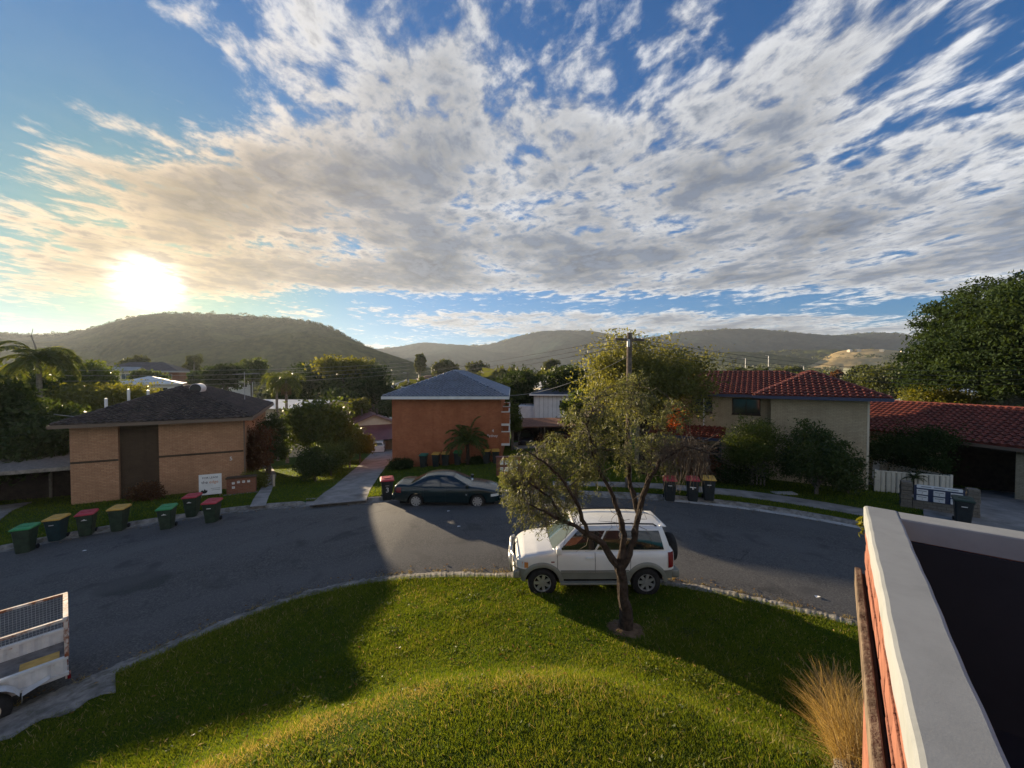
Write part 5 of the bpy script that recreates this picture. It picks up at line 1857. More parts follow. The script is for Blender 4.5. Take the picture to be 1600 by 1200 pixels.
def px_tree(name, label, px, ptop, pbot, depth, wpx, mat, nclump=160, lpc=28, L=.4, W=.22, seed=1, lobes=5, tr=.2, zbase=None, **k):
    """tree sized from its outline: middle column, top and bottom rows of the crown, its distance and width"""
    g = random.Random(seed)
    a, b = at(px, ptop, depth), at(px, pbot, depth)
    gz = float(far_z(a.x, a.y)) if zbase is None else zbase
    half = wpx / FPX * depth / 2
    zt, zb = a.z - gz, b.z - gz
    h = (zt - zb) / 2
    zm = (zt + zb) / 2
    blobs = [(0, 0, zm, half * .82, half * .75, h * .92)]
    for i in range(lobes):
        an = 2 * math.pi * i / lobes + g.random()
        rr = half * g.uniform(.35, .55)
        blobs.append((rr * math.cos(an), rr * math.sin(an), zm + h * g.uniform(-.45, .45), half * g.uniform(.38, .55), half * g.uniform(.38, .5), h * g.uniform(.4, .6)))
    return tree(name, label, (a.x, a.y, gz), blobs, nclump, lpc, L, W, mat, tr, seed=seed, csize=k.pop('csize', max(.25, half * .16)), **k)


# --- the bottlebrush on the lawn
bt = Vector(at(978, 985, 8.55))
bt.z = float(lawn_z(bt.x, bt.y))
bot = empty('bottlebrush_tree', bt, 0, 'sparse weeping bottlebrush tree on the lawn in front of the white wagon', 'tree')
gb = np.random.default_rng(11)


def bl(px, py, d=8.55):
    return at(px, py, d) - bt


limbs_b = [
    ([bl(978, 990), bl(977, 950), bl(973, 915), bl(968, 880)], [.175, .135, .125, .12]),
    ([bl(969, 893), bl(942, 850), bl(915, 832, 8.4), bl(882, 815, 8.2), bl(852, 800, 8.0), bl(826, 788, 7.9)], [.095, .07, .055, .04, .026, .010]),
    ([bl(968, 885), bl(976, 835, 8.6), bl(966, 800, 8.7), bl(955, 768, 8.8), bl(934, 728, 8.9), bl(905, 690, 9.0)], [.095, .065, .052, .043, .03, .010]),
    ([bl(972, 885), bl(991, 842, 8.5), bl(998, 800, 8.5), bl(1012, 752, 8.4), bl(1032, 722, 8.4), bl(1066, 700, 8.3)], [.10, .075, .06, .048, .034, .010]),
    ([bl(998, 802), bl(986, 760, 8.8), bl(976, 702, 9.0), bl(984, 642, 9.1), bl(990, 603, 9.1)], [.06, .05, .04, .025, .01]),
    ([bl(917, 832, 8.4), bl(905, 792, 8.1), bl(880, 752, 8.0), bl(850, 722, 7.9), bl(818, 702, 7.8)], [.05, .04, .03, .022, .01]),
    ([bl(1032, 722, 8.4), bl(1070, 697, 8.2), bl(1106, 708, 8.1)], [.03, .02, .008]),
    ([bl(955, 768, 8.8), bl(928, 722, 8.4), bl(918, 664, 8.2), bl(930, 622, 8.2)], [.04, .03, .02, .008]),
    ([bl(1012, 752, 8.4), bl(1018, 702, 8.8), bl(1035, 660, 9.0), bl(1046, 622, 9.1)], [.04, .03, .02, .008]),
    ([bl(880, 815, 8.2), bl(858, 775, 8.3), bl(828, 756, 8.4), bl(800, 762, 8.4)], [.035, .025, .018, .007]),
]
tm = MB()
node_pts = []
for pts, rad in limbs_b:
    fine, fr = [], []
    for i in range(len(pts) - 1):
        for k in range(4):
            s_ = k / 4
            fine.append(pts[i].lerp(pts[i + 1], s_) + Vector(gb.normal(size=3)) * .012)
            fr.append((rad[i] + (rad[i + 1] - rad[i]) * s_) * (1 + .08 * gb.normal()))
    fine.append(pts[-1])
    fr.append(rad[-1])
    tm.tube(fine, fr, 9)
    if len(node_pts) or rad[0] < .15:
        node_pts += fine[4:]
tm.build('trunk', MATS['bark'], bot)
node_pts = np.array([tuple(p) for p in node_pts])
blobs_b = [(828, 742, 52, 1.0), (868, 778, 40, .8), (812, 792, 30, .7), (882, 716, 48, 1.0), (930, 700, 48, .9), (958, 640, 52, .5), (992, 612, 38, .55),
           (1012, 662, 46, .4), (906, 656, 34, .5), (846, 812, 24, .5), (1046, 640, 34, .3), (900, 760, 40, .6), (985, 705, 40, .45), (1040, 705, 36, .35), (795, 752, 22, .5)]
tw = MB()
LC, LD = [], []
for (px_, py_, rp, dens) in blobs_b:
    c = np.array(bl(px_, py_, 8.5))
    rr = rp / FPX * 8.5
    for _ in range(int(rp * 1.7 * dens)):
        tgt = c + unit(gb.normal(size=3)) * rr * gb.random() ** .4 * np.array([1, 1.15, 1])
        near = node_pts[np.argsort(np.linalg.norm(node_pts - tgt, axis=1))[int(gb.integers(0, 5))]]
        mid = (near + tgt) / 2 + np.array([0, 0, .10 * rr]) + gb.normal(size=3) * .06
        tip = tgt + np.array([gb.normal() * .06, gb.normal() * .06, -.05 - .12 * gb.random()])
        tw.tube([near, mid, tgt, tip], [.009, .007, .005, .002], 3, False)
        path = [mid * (1 - s_) + tgt * s_ for s_ in np.linspace(.35, 1, 6)] + [tgt * (1 - s_) + tip * s_ for s_ in np.linspace(.2, 1, 4)]
        for q in path:
            for _k in range(int(3 + 3 * gb.random())):
                dr = unit((tip - mid) + gb.normal(size=3) * .35 + np.array([0, 0, -.10]))
                LC.append(q + gb.normal(size=3) * .035)
                LD.append(dr)
tag(tw.build('twigs', MATS['twig_dead'], bot), kind='stuff')
LC, LD = np.array(LC), np.array(LD)
leaf_mesh('crown', LC, LD, .085 * (.7 + .6 * gb.random(len(LC))), .016 * (.7 + .6 * gb.random(len(LC))), MATS['leaf_grey'], bot, seed=4)
# dead hanging twigs on the right
dt = MB()
for _ in range(420):
    s0 = np.array(bl(1030 + 75 * gb.random(), 690 + 30 * gb.random(), 8.2 + .5 * gb.random()))
    if gb.random() < .65:
        e = s0 + np.array([gb.normal() * .07, gb.normal() * .07, -.25 - .5 * gb.random()])
    else:
        e = s0 + gb.normal(size=3) * np.array([.35, .25, .22])
    mid = (s0 + e) / 2 + gb.normal(size=3) * .05 + np.array([0, 0, .05])
    dt.tube([s0, mid, e], [.006, .005, .003], 3, False)
for _ in range(170):
    s0 = node_pts[int(gb.integers(0, len(node_pts)))]
    e = s0 + gb.normal(size=3) * .25
    mid = (s0 + e) / 2 + gb.normal(size=3) * .06
    dt.tube([s0, mid, e, e + gb.normal(size=3) * .1], [.008, .006, .004, .002], 3, False)
tag(dt.build('dead_twigs', MATS['twig_dead'], bot), kind='stuff')
ring = MB()
rows = []
for k in range(25):
    a = 2 * math.pi * k / 24
    row = []
    for rr in (.0, .2, .34 + .05 * math.sin(3 * a), .46 + .07 * math.sin(5 * a + 1)):
        x, y = bt.x + rr * math.cos(a), bt.y + rr * math.sin(a)
        row.append((x, y, float(lawn_z(x, y)) + (.035 if rr < .3 else .012 if rr < .43 else -.02)))
    rows.append(row)
tag(ring.grid(rows).build('soil_patch', MATS['soil'], None, True), kind='structure')

# --- large trees by the houses
px_tree('spreading_tree', 'tall olive-green leafy tree behind the timber pole', 1008, 517, 715, 24.5, 222, 'leaf_olive', 500, 60, .20, .09, 21, 8, .3, bark='bark', shell=.4, csize=.5, limbs=18)
px_tree('dome_tree', 'dense dark dome-shaped tree right of the slate roof', 806, 574, 700, 62, 96, 'leaf_deep', 300, 50, .5, .28, 22, 6, .35, shell=.7)
px_tree('dome_tree', 'dense mid-green dome tree beside the white board-clad house', 884, 568, 650, 56, 72, 'leaf_dark', 260, 46, .45, .26, 23, 5, .3, shell=.6)
px_tree('huge_tree', 'huge layered dark green tree filling the right edge', 1664, 412, 680, 31, 400, 'leaf_deep', 2000, 84, .31, .14, 24, 12, .6, bark='bark', shell=.6, csize=.62, flat=.40, limbs=22)
px_tree('dark_shrub_tree', 'dark shrubs beneath the huge tree by the garage', 1580, 640, 720, 25.5, 150, 'leaf_deep', 240, 40, .2, .1, 25, 5, .15, csize=.4, cat='shrub')
px_tree('yellow_shrub', 'yellow-green bushy tree above the low red garage roof', 1470, 600, 650, 36, 100, 'leaf_yellow', 200, 40, .25, .13, 26, 6, .15)
px_tree('garden_tree', 'dark leafy tree behind the red roof hip', 1392, 572, 622, 75, 84, 'leaf_far', 220, 44, .5, .3, 27, 6, .25)
px_tree('fence_shrub', 'dark shrub bulging over the cream steel fence', 1425, 660, 745, 22.6, 118, 'leaf_deep', 260, 46, .15, .07, 28, 6, .12, csize=.3, zbase=-.9, cat='shrub')
px_tree('feathery_shrub', 'feathery yellow-green shrub before the cream house windows', 1176, 645, 768, 21.8, 88, 'leaf_mid', 260, 50, .17, .045, 29, 6, .1, csize=.3, droop=-.5, zbase=-.45, cat='shrub')
px_tree('glossy_shrub', 'rounded dark green shrub against the cream brick wall', 1277, 668, 776, 19.9, 122, 'leaf_dark', 320, 54, .15, .06, 30, 7, .1, csize=.28, shell=.6, zbase=-.62, cat='shrub')
px_tree('low_shrub', 'low drooping shrub at the wall corner of the cream house', 1326, 735, 774, 20.3, 36, 'leaf_dark', 60, 40, .14, .045, 31, 4, .05, csize=.2, zbase=-.8, cat='shrub')
px_tree('red_shrub', 'dark reddish shrub beside the porch of the cream house', 1085, 680, 775, 22.5, 70, 'leaf_red', 180, 40, .14, .06, 32, 5, .08, csize=.25, cat='shrub')
px_tree('hedge_shrub', 'black-green hedge along the garden fence of the cream house', 1135, 715, 772, 22.9, 110, 'leaf_deep', 240, 44, .14, .06, 33, 7, .08, csize=.3, cat='shrub')
px_tree('orange_shrub', 'orange-red flowering shrub glowing behind the bottlebrush', 1058, 636, 675, 26, 24, 'leaf_orange', 40, 30, .2, .1, 34, 4, .06, csize=.3, cat='shrub')
px_tree('verge_shrub', 'mid-green shrub between the carport and the timber pole', 945, 640, 730, 33, 80, 'leaf_mid', 200, 42, .26, .13, 35, 5, .15)
px_tree('carport_shrub', 'brownish low shrub in front of the long carport', 860, 679, 700, 38, 40, 'leaf_red', 90, 30, .2, .1, 36, 4, .06, csize=.3, cat='shrub')
px_tree('balcony_shrub', 'light green shrub beside the balconies of the orange flats', 800, 620, 690, 40, 26, 'leaf_mid', 90, 36, .28, .12, 37, 4, .1)

# --- garden between the two blocks of flats
px_tree('garden_tree', 'large round-leaved tree in the garden left of the driveway', 502, 622, 715, 37, 105, 'leaf_mid', 260, 46, .36, .22, 41, 8, .22, shell=.45, limbs=16)
px_tree('garden_tree', 'smaller dark tree beside the maroon roof', 546, 660, 715, 40, 50, 'leaf_mid', 150, 44, .28, .16, 42, 5, .15)
px_tree('fruit_tree', 'dark drooping tree behind the tan flats', 418, 640, 735, 31, 58, 'leaf_dark', 220, 46, .26, .09, 43, 6, .2, droop=.6)
px_tree('wall_shrub', 'reddish-green shrub at the side of the tan flats', 396, 655, 755, 26.5, 50, 'leaf_red', 200, 44, .17, .08, 44, 6, .1, csize=.3, cat='shrub')
px_tree('wall_shrub', 'light green low shrub beside the footpath of the tan flats', 398, 735, 768, 23.5, 34, 'leaf_yellow', 80, 44, .13, .06, 45, 4, .06, csize=.22, cat='shrub')
GS = 'clipped shrubs along the driveway'
px_tree('round_shrub', 'nearest and darkest rounded shrub beside the driveway', 492, 702, 752, 25.5, 52, 'leaf_dark', 200, 60, .14, .08, 46, 6, .07, csize=.22, shell=.75, cat='shrub', group=GS)
px_tree('round_shrub', 'sunlit rounded shrub just behind the darkest one', 516, 694, 742, 28, 54, 'leaf_mid', 200, 60, .15, .085, 47, 6, .07, csize=.24, shell=.75, cat='shrub', group=GS)
px_tree('round_shrub', 'third rounded shrub along the driveway', 546, 688, 720, 33, 34, 'leaf_mid', 130, 50, .17, .1, 48, 5, .07, csize=.24, shell=.75, cat='shrub', group=GS)
px_tree('round_shrub', 'farthest yellow-green shrub beside the white hatchback', 562, 678, 712, 38, 40, 'leaf_yellow', 150, 50, .19, .11, 49, 5, .07, csize=.28, shell=.75, cat='shrub', group=GS)
px_tree('wall_shrub', 'low spiky plants at the left corner of the orange flats', 626, 717, 737, 29.8, 38, 'leaf_deep', 80, 40, .22, .05, 50, 5, .03, csize=.2, droop=-.8, cat='plant')
px_tree('wall_shrub', 'low shrub at the foot of the brown panel of the tan flats', 228, 758, 782, 21.2, 40, 'leaf_red', 110, 40, .12, .06, 51, 5, .03, csize=.2, cat='shrub', zbase=-1.25)
px_tree('wall_shrub', 'dark plants under the tree fern by the orange wall', 742, 715, 733, 30.2, 26, 'leaf_deep', 60, 36, .2, .06, 52, 4, .03, csize=.2, cat='plant')
px_tree('verge_shrub', 'pinkish-brown hedge plant behind the left bottlebrush sprays', 812, 735, 775, 21, 40, 'leaf_red', 110, 40, .12, .06, 53, 4, .03, csize=.22, cat='shrub')

# --- jungle at the left edge
px_tree('jungle_tree', 'dark tropical tree left of the tan flats', 55, 622, 765, 25, 150, 'leaf_dark', 420, 54, .32, .14, 61, 8, .2, shell=.45, csize=.45)
px_tree('jungle_tree', 'deep green bushy tree at the left picture edge', -40, 590, 770, 24, 150, 'leaf_deep', 380, 54, .32, .15, 62, 7, .2, shell=.5)
px_tree('jungle_tree', 'sunlit yellow-green shrubs above the roof of the tan flats', 165, 606, 655, 40, 150, 'leaf_yellow', 300, 44, .34, .18, 63, 9, .15)
px_tree('jungle_tree', 'broad tree behind the left palm', 105, 560, 640, 46, 120, 'leaf_mid', 320, 46, .42, .22, 64, 7, .25)
px_tree('jungle_tree', 'dark tree rising behind the left palm trunk', 15, 575, 680, 36, 110, 'leaf_dark', 300, 46, .36, .18, 65, 7, .25)

# --- belt of trees in the middle distance
BELT = [(352, 566, 612, 85, 62, 'leaf_deep', 'dark rounded tree behind the hot water tank'), (392, 558, 600, 110, 46, 'leaf_mid', 'mid-green tree left of the twin palm'), (318, 576, 605, 95, 40, 'leaf_dark', 'dark tree right of the sunlit white hip roof'),
        (490, 563, 640, 92, 84, 'leaf_deep', 'tall dark tree right of the twin palm'), (560, 562, 645, 84, 110, 'leaf_dark', 'broad layered tree with sunlit top left of the slate roof'), (535, 562, 585, 83, 90, 'leaf_yellow', 'yellow-green sunlit top of the broad layered tree'),  # sunlit crown top put in as a separate crown of yellow leaf colour
        (590, 575, 650, 76, 70, 'leaf_deep', 'dark tree touching the left eave of the slate roof'), (528, 610, 650, 70, 60, 'leaf_dark', 'low dark trees behind the grey service pole'),
        (558, 624, 652, 62, 34, 'leaf_yellow', 'small yellow-green tree above the maroon roof'), (606, 628, 650, 72, 36, 'leaf_dark', 'small dark tree beside the pale blue cottage'),
        (442, 600, 640, 70, 50, 'leaf_dark', 'dark tree behind the twin palm trunks'), (212, 556, 590, 150, 34, 'leaf_far', 'pale hazy tree above the pale balcony house'), (232, 580, 600, 85, 44, 'leaf_mid', 'olive tree between the brick and white-roofed houses'),
        (696, 560, 600, 190, 40, 'leaf_far', 'spreading olive tree standing above the slate roof apex'), (657, 551, 585, 210, 18, 'leaf_far', 'upright conical tree left of the slate roof apex'), (130, 572, 620, 60, 60, 'leaf_mid', 'bushy tree right of the left palm'),
        (862, 560, 600, 160, 28, 'leaf_far', 'tall narrow olive tree between the two dome trees'), (905, 600, 680, 42, 60, 'leaf_mid', 'leafy tree left of the tall olive-green tree'), (1150, 578, 600, 130, 40, 'leaf_yellow', 'yellow-green tree top behind the red roof ridge'),
        (1308, 580, 600, 120, 20, 'leaf_red', 'small rust-coloured tree beyond the red roof hip'), (1345, 572, 606, 110, 44, 'leaf_far', 'olive tree beyond the red roof hip end'), (300, 558, 596, 130, 22, 'leaf_far', 'slender tree right of the wide brown roof'),
        (1230, 574, 596, 150, 50, 'leaf_far', 'hazy olive tree behind the red roof apex'), (748, 566, 596, 200, 40, 'leaf_far', 'hazy tree just right of the slate roof apex')]
for i, (px_, pt, pb, dd, wd, mt, lab) in enumerate(BELT):
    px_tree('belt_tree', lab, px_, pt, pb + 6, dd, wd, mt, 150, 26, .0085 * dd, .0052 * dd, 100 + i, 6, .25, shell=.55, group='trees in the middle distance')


# --- palms and the tree fern
def frond(CL, DL, LL, WL, base, d0, length, droop, nleaf, leaf, g, rach=None, width=.035):
    """one feather frond: collects leaflets; returns the curve of its rib"""
    d = Vector(d0).normalized()
    p = Vector(base)
    pts = [p.copy()]
    n = 12
    for k in range(n):
        d = (d + Vector((0, 0, -droop * (k + 1) / n * .5))).normalized()
        p = p + d * length / n
        pts.append(p.copy())
    side = d0.cross(Vector((0, 0, 1)))
    side = side.normalized() if side.length > 1e-3 else Vector((1, 0, 0))
    for k in range(nleaf):
        s = .12 + .88 * k / nleaf
        f = s * n
        i = min(n - 1, int(f))
        q = pts[i].lerp(pts[i + 1], f - i)
        tdir = (pts[i + 1] - pts[i]).normalized()
        ll = leaf * (math.sin(math.pi * min(1, s * .85 + .12)) * .85 + .15)
        for sg in (-1, 1):
            dd = (side * sg * .9 + tdir * .75 + Vector((0, 0, -.38))).normalized()
            dd = dd + Vector(g.normal(size=3)) * .10
            CL.append(tuple(q + dd * ll * .5))
            DL.append(tuple(dd))
            LL.append(ll)
            WL.append(width * (.8 + .4 * g.random()))
    return pts


def palm(name, label, base, trunk_top, tr, nf, length, droop, leaf, mat, seed, wind=(0, 0), fruit=False, nleaf=26, cat='palm', bark='palm_trunk', up=.9, width=.05, spear=False):
    g = np.random.default_rng(seed)
    root = empty(name, base, 0, label, cat)
    tp = Vector(trunk_top)
    m = MB()
    m.tube([(0, 0, -.3), (tp.x * .3, tp.y * .3, tp.z * .4), (tp.x * .7, tp.y * .7, tp.z * .75), tp], [tr * 1.3, tr, tr * .95, tr * .8], 10)
    m.build('trunk', MATS[bark], root)
    CL, DL, LL, WL = [], [], [], []
    rib = MB()
    for k in range(nf):
        a = 2.399 * k + g.normal() * .15
        el = up - 1.25 * (k / nf) + g.normal() * .1
        d0 = Vector((math.cos(a) * math.cos(el) + wind[0], math.sin(a) * math.cos(el) + wind[1], math.sin(el)))
        pts = frond(CL, DL, LL, WL, tp + Vector((0, 0, .05)), d0, length * (.85 + .3 * g.random()), droop * (.8 + .4 * g.random()), nleaf, leaf, g, width=width)
        rib.tube(pts, list(np.linspace(.03, .006, len(pts))), 4, False)
    rib.build('frond_ribs', MATS['leaf_palm'], root)
    leaf_mesh('crown', np.array(CL), np.array(DL), np.array(LL), np.array(WL), MATS[mat], root, seed=seed)
    if spear:
        MB().tube([tp, tp + Vector((-.25, 0, .9)), tp + Vector((-.5, 0, 1.6)), tp + Vector((-.35, 0, 2.2))], [.05, .04, .03, .01], 6).build('spear_leaf', MATS['palm_trunk'], root)
    if fruit:
        for a in (-.6, .5, 2.6):
            q = MB()
            for k in range(40):
                an = a + g.normal() * .5
                q.tube([tp + Vector((0, 0, -.3)), tp + Vector((.35 * math.cos(an), .35 * math.sin(an), -.45)), tp + Vector((.5 * math.cos(an), .5 * math.sin(an), -1.0 - .7 * g.random()))], .022, 3, False)
            tag(q.build('fruit_stalks', MATS['dead_frond'], root), kind='stuff')
    return root


def px_palm(name, label, px, pcrown, depth, **k):
    a = at(px, pcrown, depth)
    gz = float(far_z(a.x, a.y))
    return palm(name, label, (a.x, a.y, gz), (0, 0, a.z - gz), **k)


px_palm('feather_palm', 'windblown feather palm against the hill at the left', 60, 558, 30, tr=.17, nf=26, length=2.9, droop=.62, leaf=.9, mat='leaf_palm', seed=71, wind=(.40, 0), width=.085, spear=True, nleaf=34)
px_palm('feather_palm', 'left and farther trunk of the twin palm above the garden', 432, 590, 47, tr=.15, nf=16, length=2.5, droop=.85, leaf=.8, mat='leaf_palm', seed=72, fruit=True, width=.08)
px_palm('feather_palm', 'right and nearer palm of the pair with tan fruit stalks', 447, 594, 43, tr=.15, nf=18, length=2.6, droop=.9, leaf=.85, mat='leaf_palm', seed=73, fruit=True, width=.08)
px_palm('feather_palm', 'small hazy palm on the rise right of the brown roof', 303, 558, 125, tr=.22, nf=14, length=3.4, droop=1.1, leaf=1.2, mat='leaf_far', seed=74, width=.22, nleaf=16)
px_palm('feather_palm', 'low palm crown in the shade at the left edge', 12, 640, 26, tr=.12, nf=14, length=2.2, droop=1.2, leaf=.6, mat='leaf_dark', seed=75, width=.06)
a = at(731, 692, 30.0)
fz_ = on(a.x, a.y)
palm('tree_fern', 'tree fern spreading its fronds before the orange brick wall', (a.x, a.y, fz_), (0, 0, a.z - fz_), .13, 22, 2.3, .62, .5, 'leaf_mid', 76, cat='fern', bark='bark', up=1.25, width=.085, nleaf=32)
a = at(1428, 748, 20.6)
yz = -.85
palm('cordyline', 'small spiky cordyline in front of the cream steel fence', (a.x, a.y, yz), (0, 0, a.z - yz), .035, 14, .55, .5, .12, 'leaf_deep', 77, cat='plant', bark='bark', up=1.2, width=.03, nleaf=14)

# ------------------------------------------------------------------ grass
gg = np.random.default_rng(5)


def blades(name, X, Y, Z, h, w_, mat, lean=.35, tint=None, label=None):
    n = len(X)
    a = gg.random(n) * 2 * math.pi
    C = np.stack([X, Y, Z], 1)
    side = np.stack([np.cos(a), np.sin(a), np.zeros(n)], 1)
    ln = gg.normal(size=(n, 2)) * lean
    tip = C + np.stack([ln[:, 0] * h, ln[:, 1] * h, h], 1)
    V = np.stack([C - side * w_[:, None] * .5, C + side * w_[:, None] * .5, tip], 1).reshape(-1, 3)
    F = np.arange(3 * n, dtype=np.int32).reshape(n, 3)
    t = gg.random(n) if tint is None else tint
    o = np_mesh(name, V, F, MATS[mat], None, {'tint': np.repeat(t, 3)})
    tag(o, label, 'grass', kind='stuff')
    return o


def vnoise(X, Y, s):
    return wob(X * s, Y * s, 1.0, 3.3) * .5 + wob(X * s * 2.7, Y * s * 2.7, 1.0, 1.1) * .3 + wob(X * s * 6.1, Y * s * 6.1, 1.0, 5.2) * .2


N1 = 520000
th = np.radians(gg.uniform(-56, 56, N1))
u_ = gg.random(N1)
rn = r_near(th) - .18 + .06 * gg.normal(size=N1)
r_ = 2.2 + (rn - 2.2) * u_ ** .62
X, Y = r_ * np.sin(th), r_ * np.cos(th)
ok = (np.hypot(X - bt.x, Y - bt.y) > .30 + .14 * gg.random(N1)) & ~((np.degrees(np.arctan2(X, Y)) < -46.2) & (np.hypot(X, Y) > r_near(np.arctan2(X, Y)) - .9 + .1 * gg.normal(size=N1)))
X, Y, r_ = X[ok], Y[ok], r_[ok]
Zl = lawn_z(X, Y) - .006
pn = vnoise(X, Y, .6)
brow = np.exp(-((np.hypot(X - .25, Y) - 6.0 + .25 * wob(X, Y, .9)) / .42) ** 2) * np.clip(.26 - X * .13, .05, .6) * np.clip(.75 + .9 * wob(X, Y, 2.3, 4.0), .15, 1.3)
tint = np.clip(.42 + .40 * pn + .25 * vnoise(X, Y, 2.5) + .22 * gg.normal(size=len(X)), 0, 1)
hh = (.026 + .034 * gg.random(len(X))) * (1 + .40 * pn + .45 * vnoise(X, Y, 3.0))
hh = np.maximum(hh, .012)
dry = gg.random(len(X)) < brow * .75 + .02 + .12 * np.clip(vnoise(X + 9, Y - 4, .9) - .15, 0, 1)
ww_ = .0045 + .0011 * r_
blades('lawn_grass', X[~dry], Y[~dry], Zl[~dry], hh[~dry], ww_[~dry], 'grass_blade', .45, tint[~dry], 'short mown green grass covering the front lawn mound')
blades('dry_lawn_grass', X[dry], Y[dry], Zl[dry], hh[dry] * 1.5, ww_[dry], 'grass_dry', .6, None, 'dry straw-coloured grass along the brow of the mound')
N2 = 150000
th = np.radians(gg.uniform(-54, 54, N2))
r_ = r_far(th) + .22 + 24 * gg.random(N2) ** 1.6
X, Y = r_ * np.sin(th), r_ * np.cos(th)


def inside(name_pts, X, Y):
    P = np.array(name_pts)
    c = np.zeros(len(X), dtype=bool)
    j = len(P) - 1
    for i in range(len(P)):
        xi, yi, xj, yj = P[i][0], P[i][1], P[j][0], P[j][1]
        t = ((yi > Y) != (yj > Y)) & (X < (xj - xi) * (Y - yi) / (yj - yi + 1e-12) + xi)
        c ^= t
        j = i
    return c


off = np.zeros(N2, dtype=bool)
for l_, r__ in (([gp(484, 794), gp(520, 762), gp(560, 728), gp(588, 700)], [gp(572, 786), gp(582, 760), gp(604, 728), gp(628, 700)]),
                ([gp(388, 797), gp(405, 768), gp(418, 745), gp(408, 722)], [gp(414, 795), gp(425, 766), gp(432, 742), gp(420, 722)]),
                ([polar(a_, 1.15) for a_ in range(6, 56, 3)], [polar(a_, 2.45) for a_ in range(6, 56, 3)]),
                ([polar(47, 0.2), (20.3, 19.2), (21.3, 22.2), (22.0, 25.2)], [polar(63, 0.2), (26, 15.5), (31, 17.5), (34, 20)]),
                ([polar(-66, 0.2), (-28, 14.5), (-34, 18.5)], [polar(-53.5, 0.2), (-24.6, 18.6), (-28.5, 23)]),
                ([(0.2, 40.5), (0.2, 49.5)], [(9.0, 40.5), (9.0, 49.5)])):
    off |= inside(list(l_) + list(r__)[::-1], X, Y)
X, Y, r_ = X[~off], Y[~off], r_[~off]
pn = vnoise(X, Y, .4)
blades('verge_grass', X, Y, far_z(X, Y) - .01, (.05 + .05 * gg.random(len(X))) * (1 + .3 * pn), .010 + .0012 * r_, 'grass_blade', .45, np.clip(.4 + .35 * pn + .2 * gg.normal(size=len(X)), 0, 1), 'green grass on the far verges and yards')
# weeds along the rough kerb
N3 = 5000
th = np.radians(gg.uniform(-54, 54, N3))
sel = vnoise(th * 40, th * 0, 1.0) > .05
th = th[sel]
r_ = r_near(th) + .32 + .07 * gg.normal(size=len(th))
X, Y = r_ * np.sin(th), r_ * np.cos(th)
blades('kerb_weeds', X, Y, base_z(X, Y) - .01, .03 + .05 * gg.random(len(X)), np.full(len(X), .014), 'grass_dry', .8, gg.random(len(X)) * .4, 'dry weeds along the cracked edge of the near kerb')

# tall dry grass by the terrace
for (cx, cy, n_, hmax, lab) in ((4.22, 4.50, 800, .85, 'nearest tall clump of dry straw grass below the terrace'), (4.62, 5.05, 800, .95, 'second clump of dry straw grass from the terrace corner'), (4.98, 5.62, 700, .9, 'third clump of dry straw grass along the timber beam'), (5.42, 6.35, 500, .75, 'farthest clump of dry straw grass near the kerb')):
    zc_ = float(lawn_z(cx, cy))
    q = MB()
    tints = []
    V, F = [], []
    for k in range(n_):
        a = gg.random() * 2 * math.pi
        rr = .30 * gg.random() ** .7
        b0 = np.array([cx + rr * math.cos(a), cy + rr * math.sin(a), zc_ - .03])
        ln = hmax * (.45 + .6 * gg.random())
        dr = np.array([math.cos(a) * .25 + gg.normal() * .24 - .06, math.sin(a) * .25 + gg.normal() * .24, 1.0])
        dr /= np.linalg.norm(dr)
        p1 = b0 + dr * ln * .55
        dr2 = dr + np.array([gg.normal() * .25 + dr[0] * .5, gg.normal() * .25 + dr[1] * .5, -.35])
        p2_ = p1 + dr2 / np.linalg.norm(dr2) * ln * .5
        s_ = np.array([math.cos(a + 1.57), math.sin(a + 1.57), 0]) * .0035
        i0 = len(V)
        V += [b0 - s_, b0 + s_, p1 + s_, p1 - s_, p2_ + s_ * .3, p2_ - s_ * .3]
        F += [(i0, i0 + 1, i0 + 2, i0 + 3), (i0 + 3, i0 + 2, i0 + 4, i0 + 5)]
        tints += [gg.random()] * 6
    o = np_mesh('dry_grass_clump', V, F, MATS['straw'], None, {'tint': tints})
    tag(o, lab, 'grass', 'dry grass clumps below the terrace')
p = Vector((4.05, 4.55, float(lawn_z(4.05, 4.55))))
bm = bmesh.new()
bmesh.ops.create_icosphere(bm, subdivisions=3, radius=.17)
for v in bm.verts:
    v.co = v.co * (1 + .18 * math.sin(v.co.x * 31 + v.co.y * 17) * math.cos(v.co.z * 23)) * 1.0
    v.co.z *= .6
m = MB()
m.add_bm(bm, Matrix.Translation(p + Vector((0, 0, .05))))
tag(m.build('rock', MATS['concrete_old'], None, True), 'grey rock half hidden in the dry grass', 'rock')
px_sprig = MB()
C = np.array([(2.425, 2.69, 4.95)] * 26) + gg.normal(size=(26, 3)) * np.array([.01, .01, .03])
leaf_mesh('wall_weed', C, gg.normal(size=(26, 3)) + np.array([-1.0, .2, -.3]), 0.045, .014, MATS['leaf_yellow'], None, seed=8)
tag(bpy.data.objects['wall_weed'], 'small green weed growing from the parapet corner', 'weed')
# litter
for i, (px_, py_, lab) in enumerate(((132, 861, 'white paper scrap on the road near the left bins'), (701, 799, 'pale litter on the road beside the sedan'), (717, 823, 'small white scrap on the road before the sedan'), (1277, 933, 'white leaf scrap on the road near the terrace'))):
    q = ground_pt(px_, py_, lambda x, y: float(road_z(x, y)))
    tag(MB().face([(q.x - .06, q.y - .04, q.z + .012), (q.x + .07, q.y - .03, q.z + .03), (q.x + .05, q.y + .05, q.z + .012), (q.x - .05, q.y + .04, q.z + .025)]).build('litter', MATS['letter_white']), lab, 'litter')

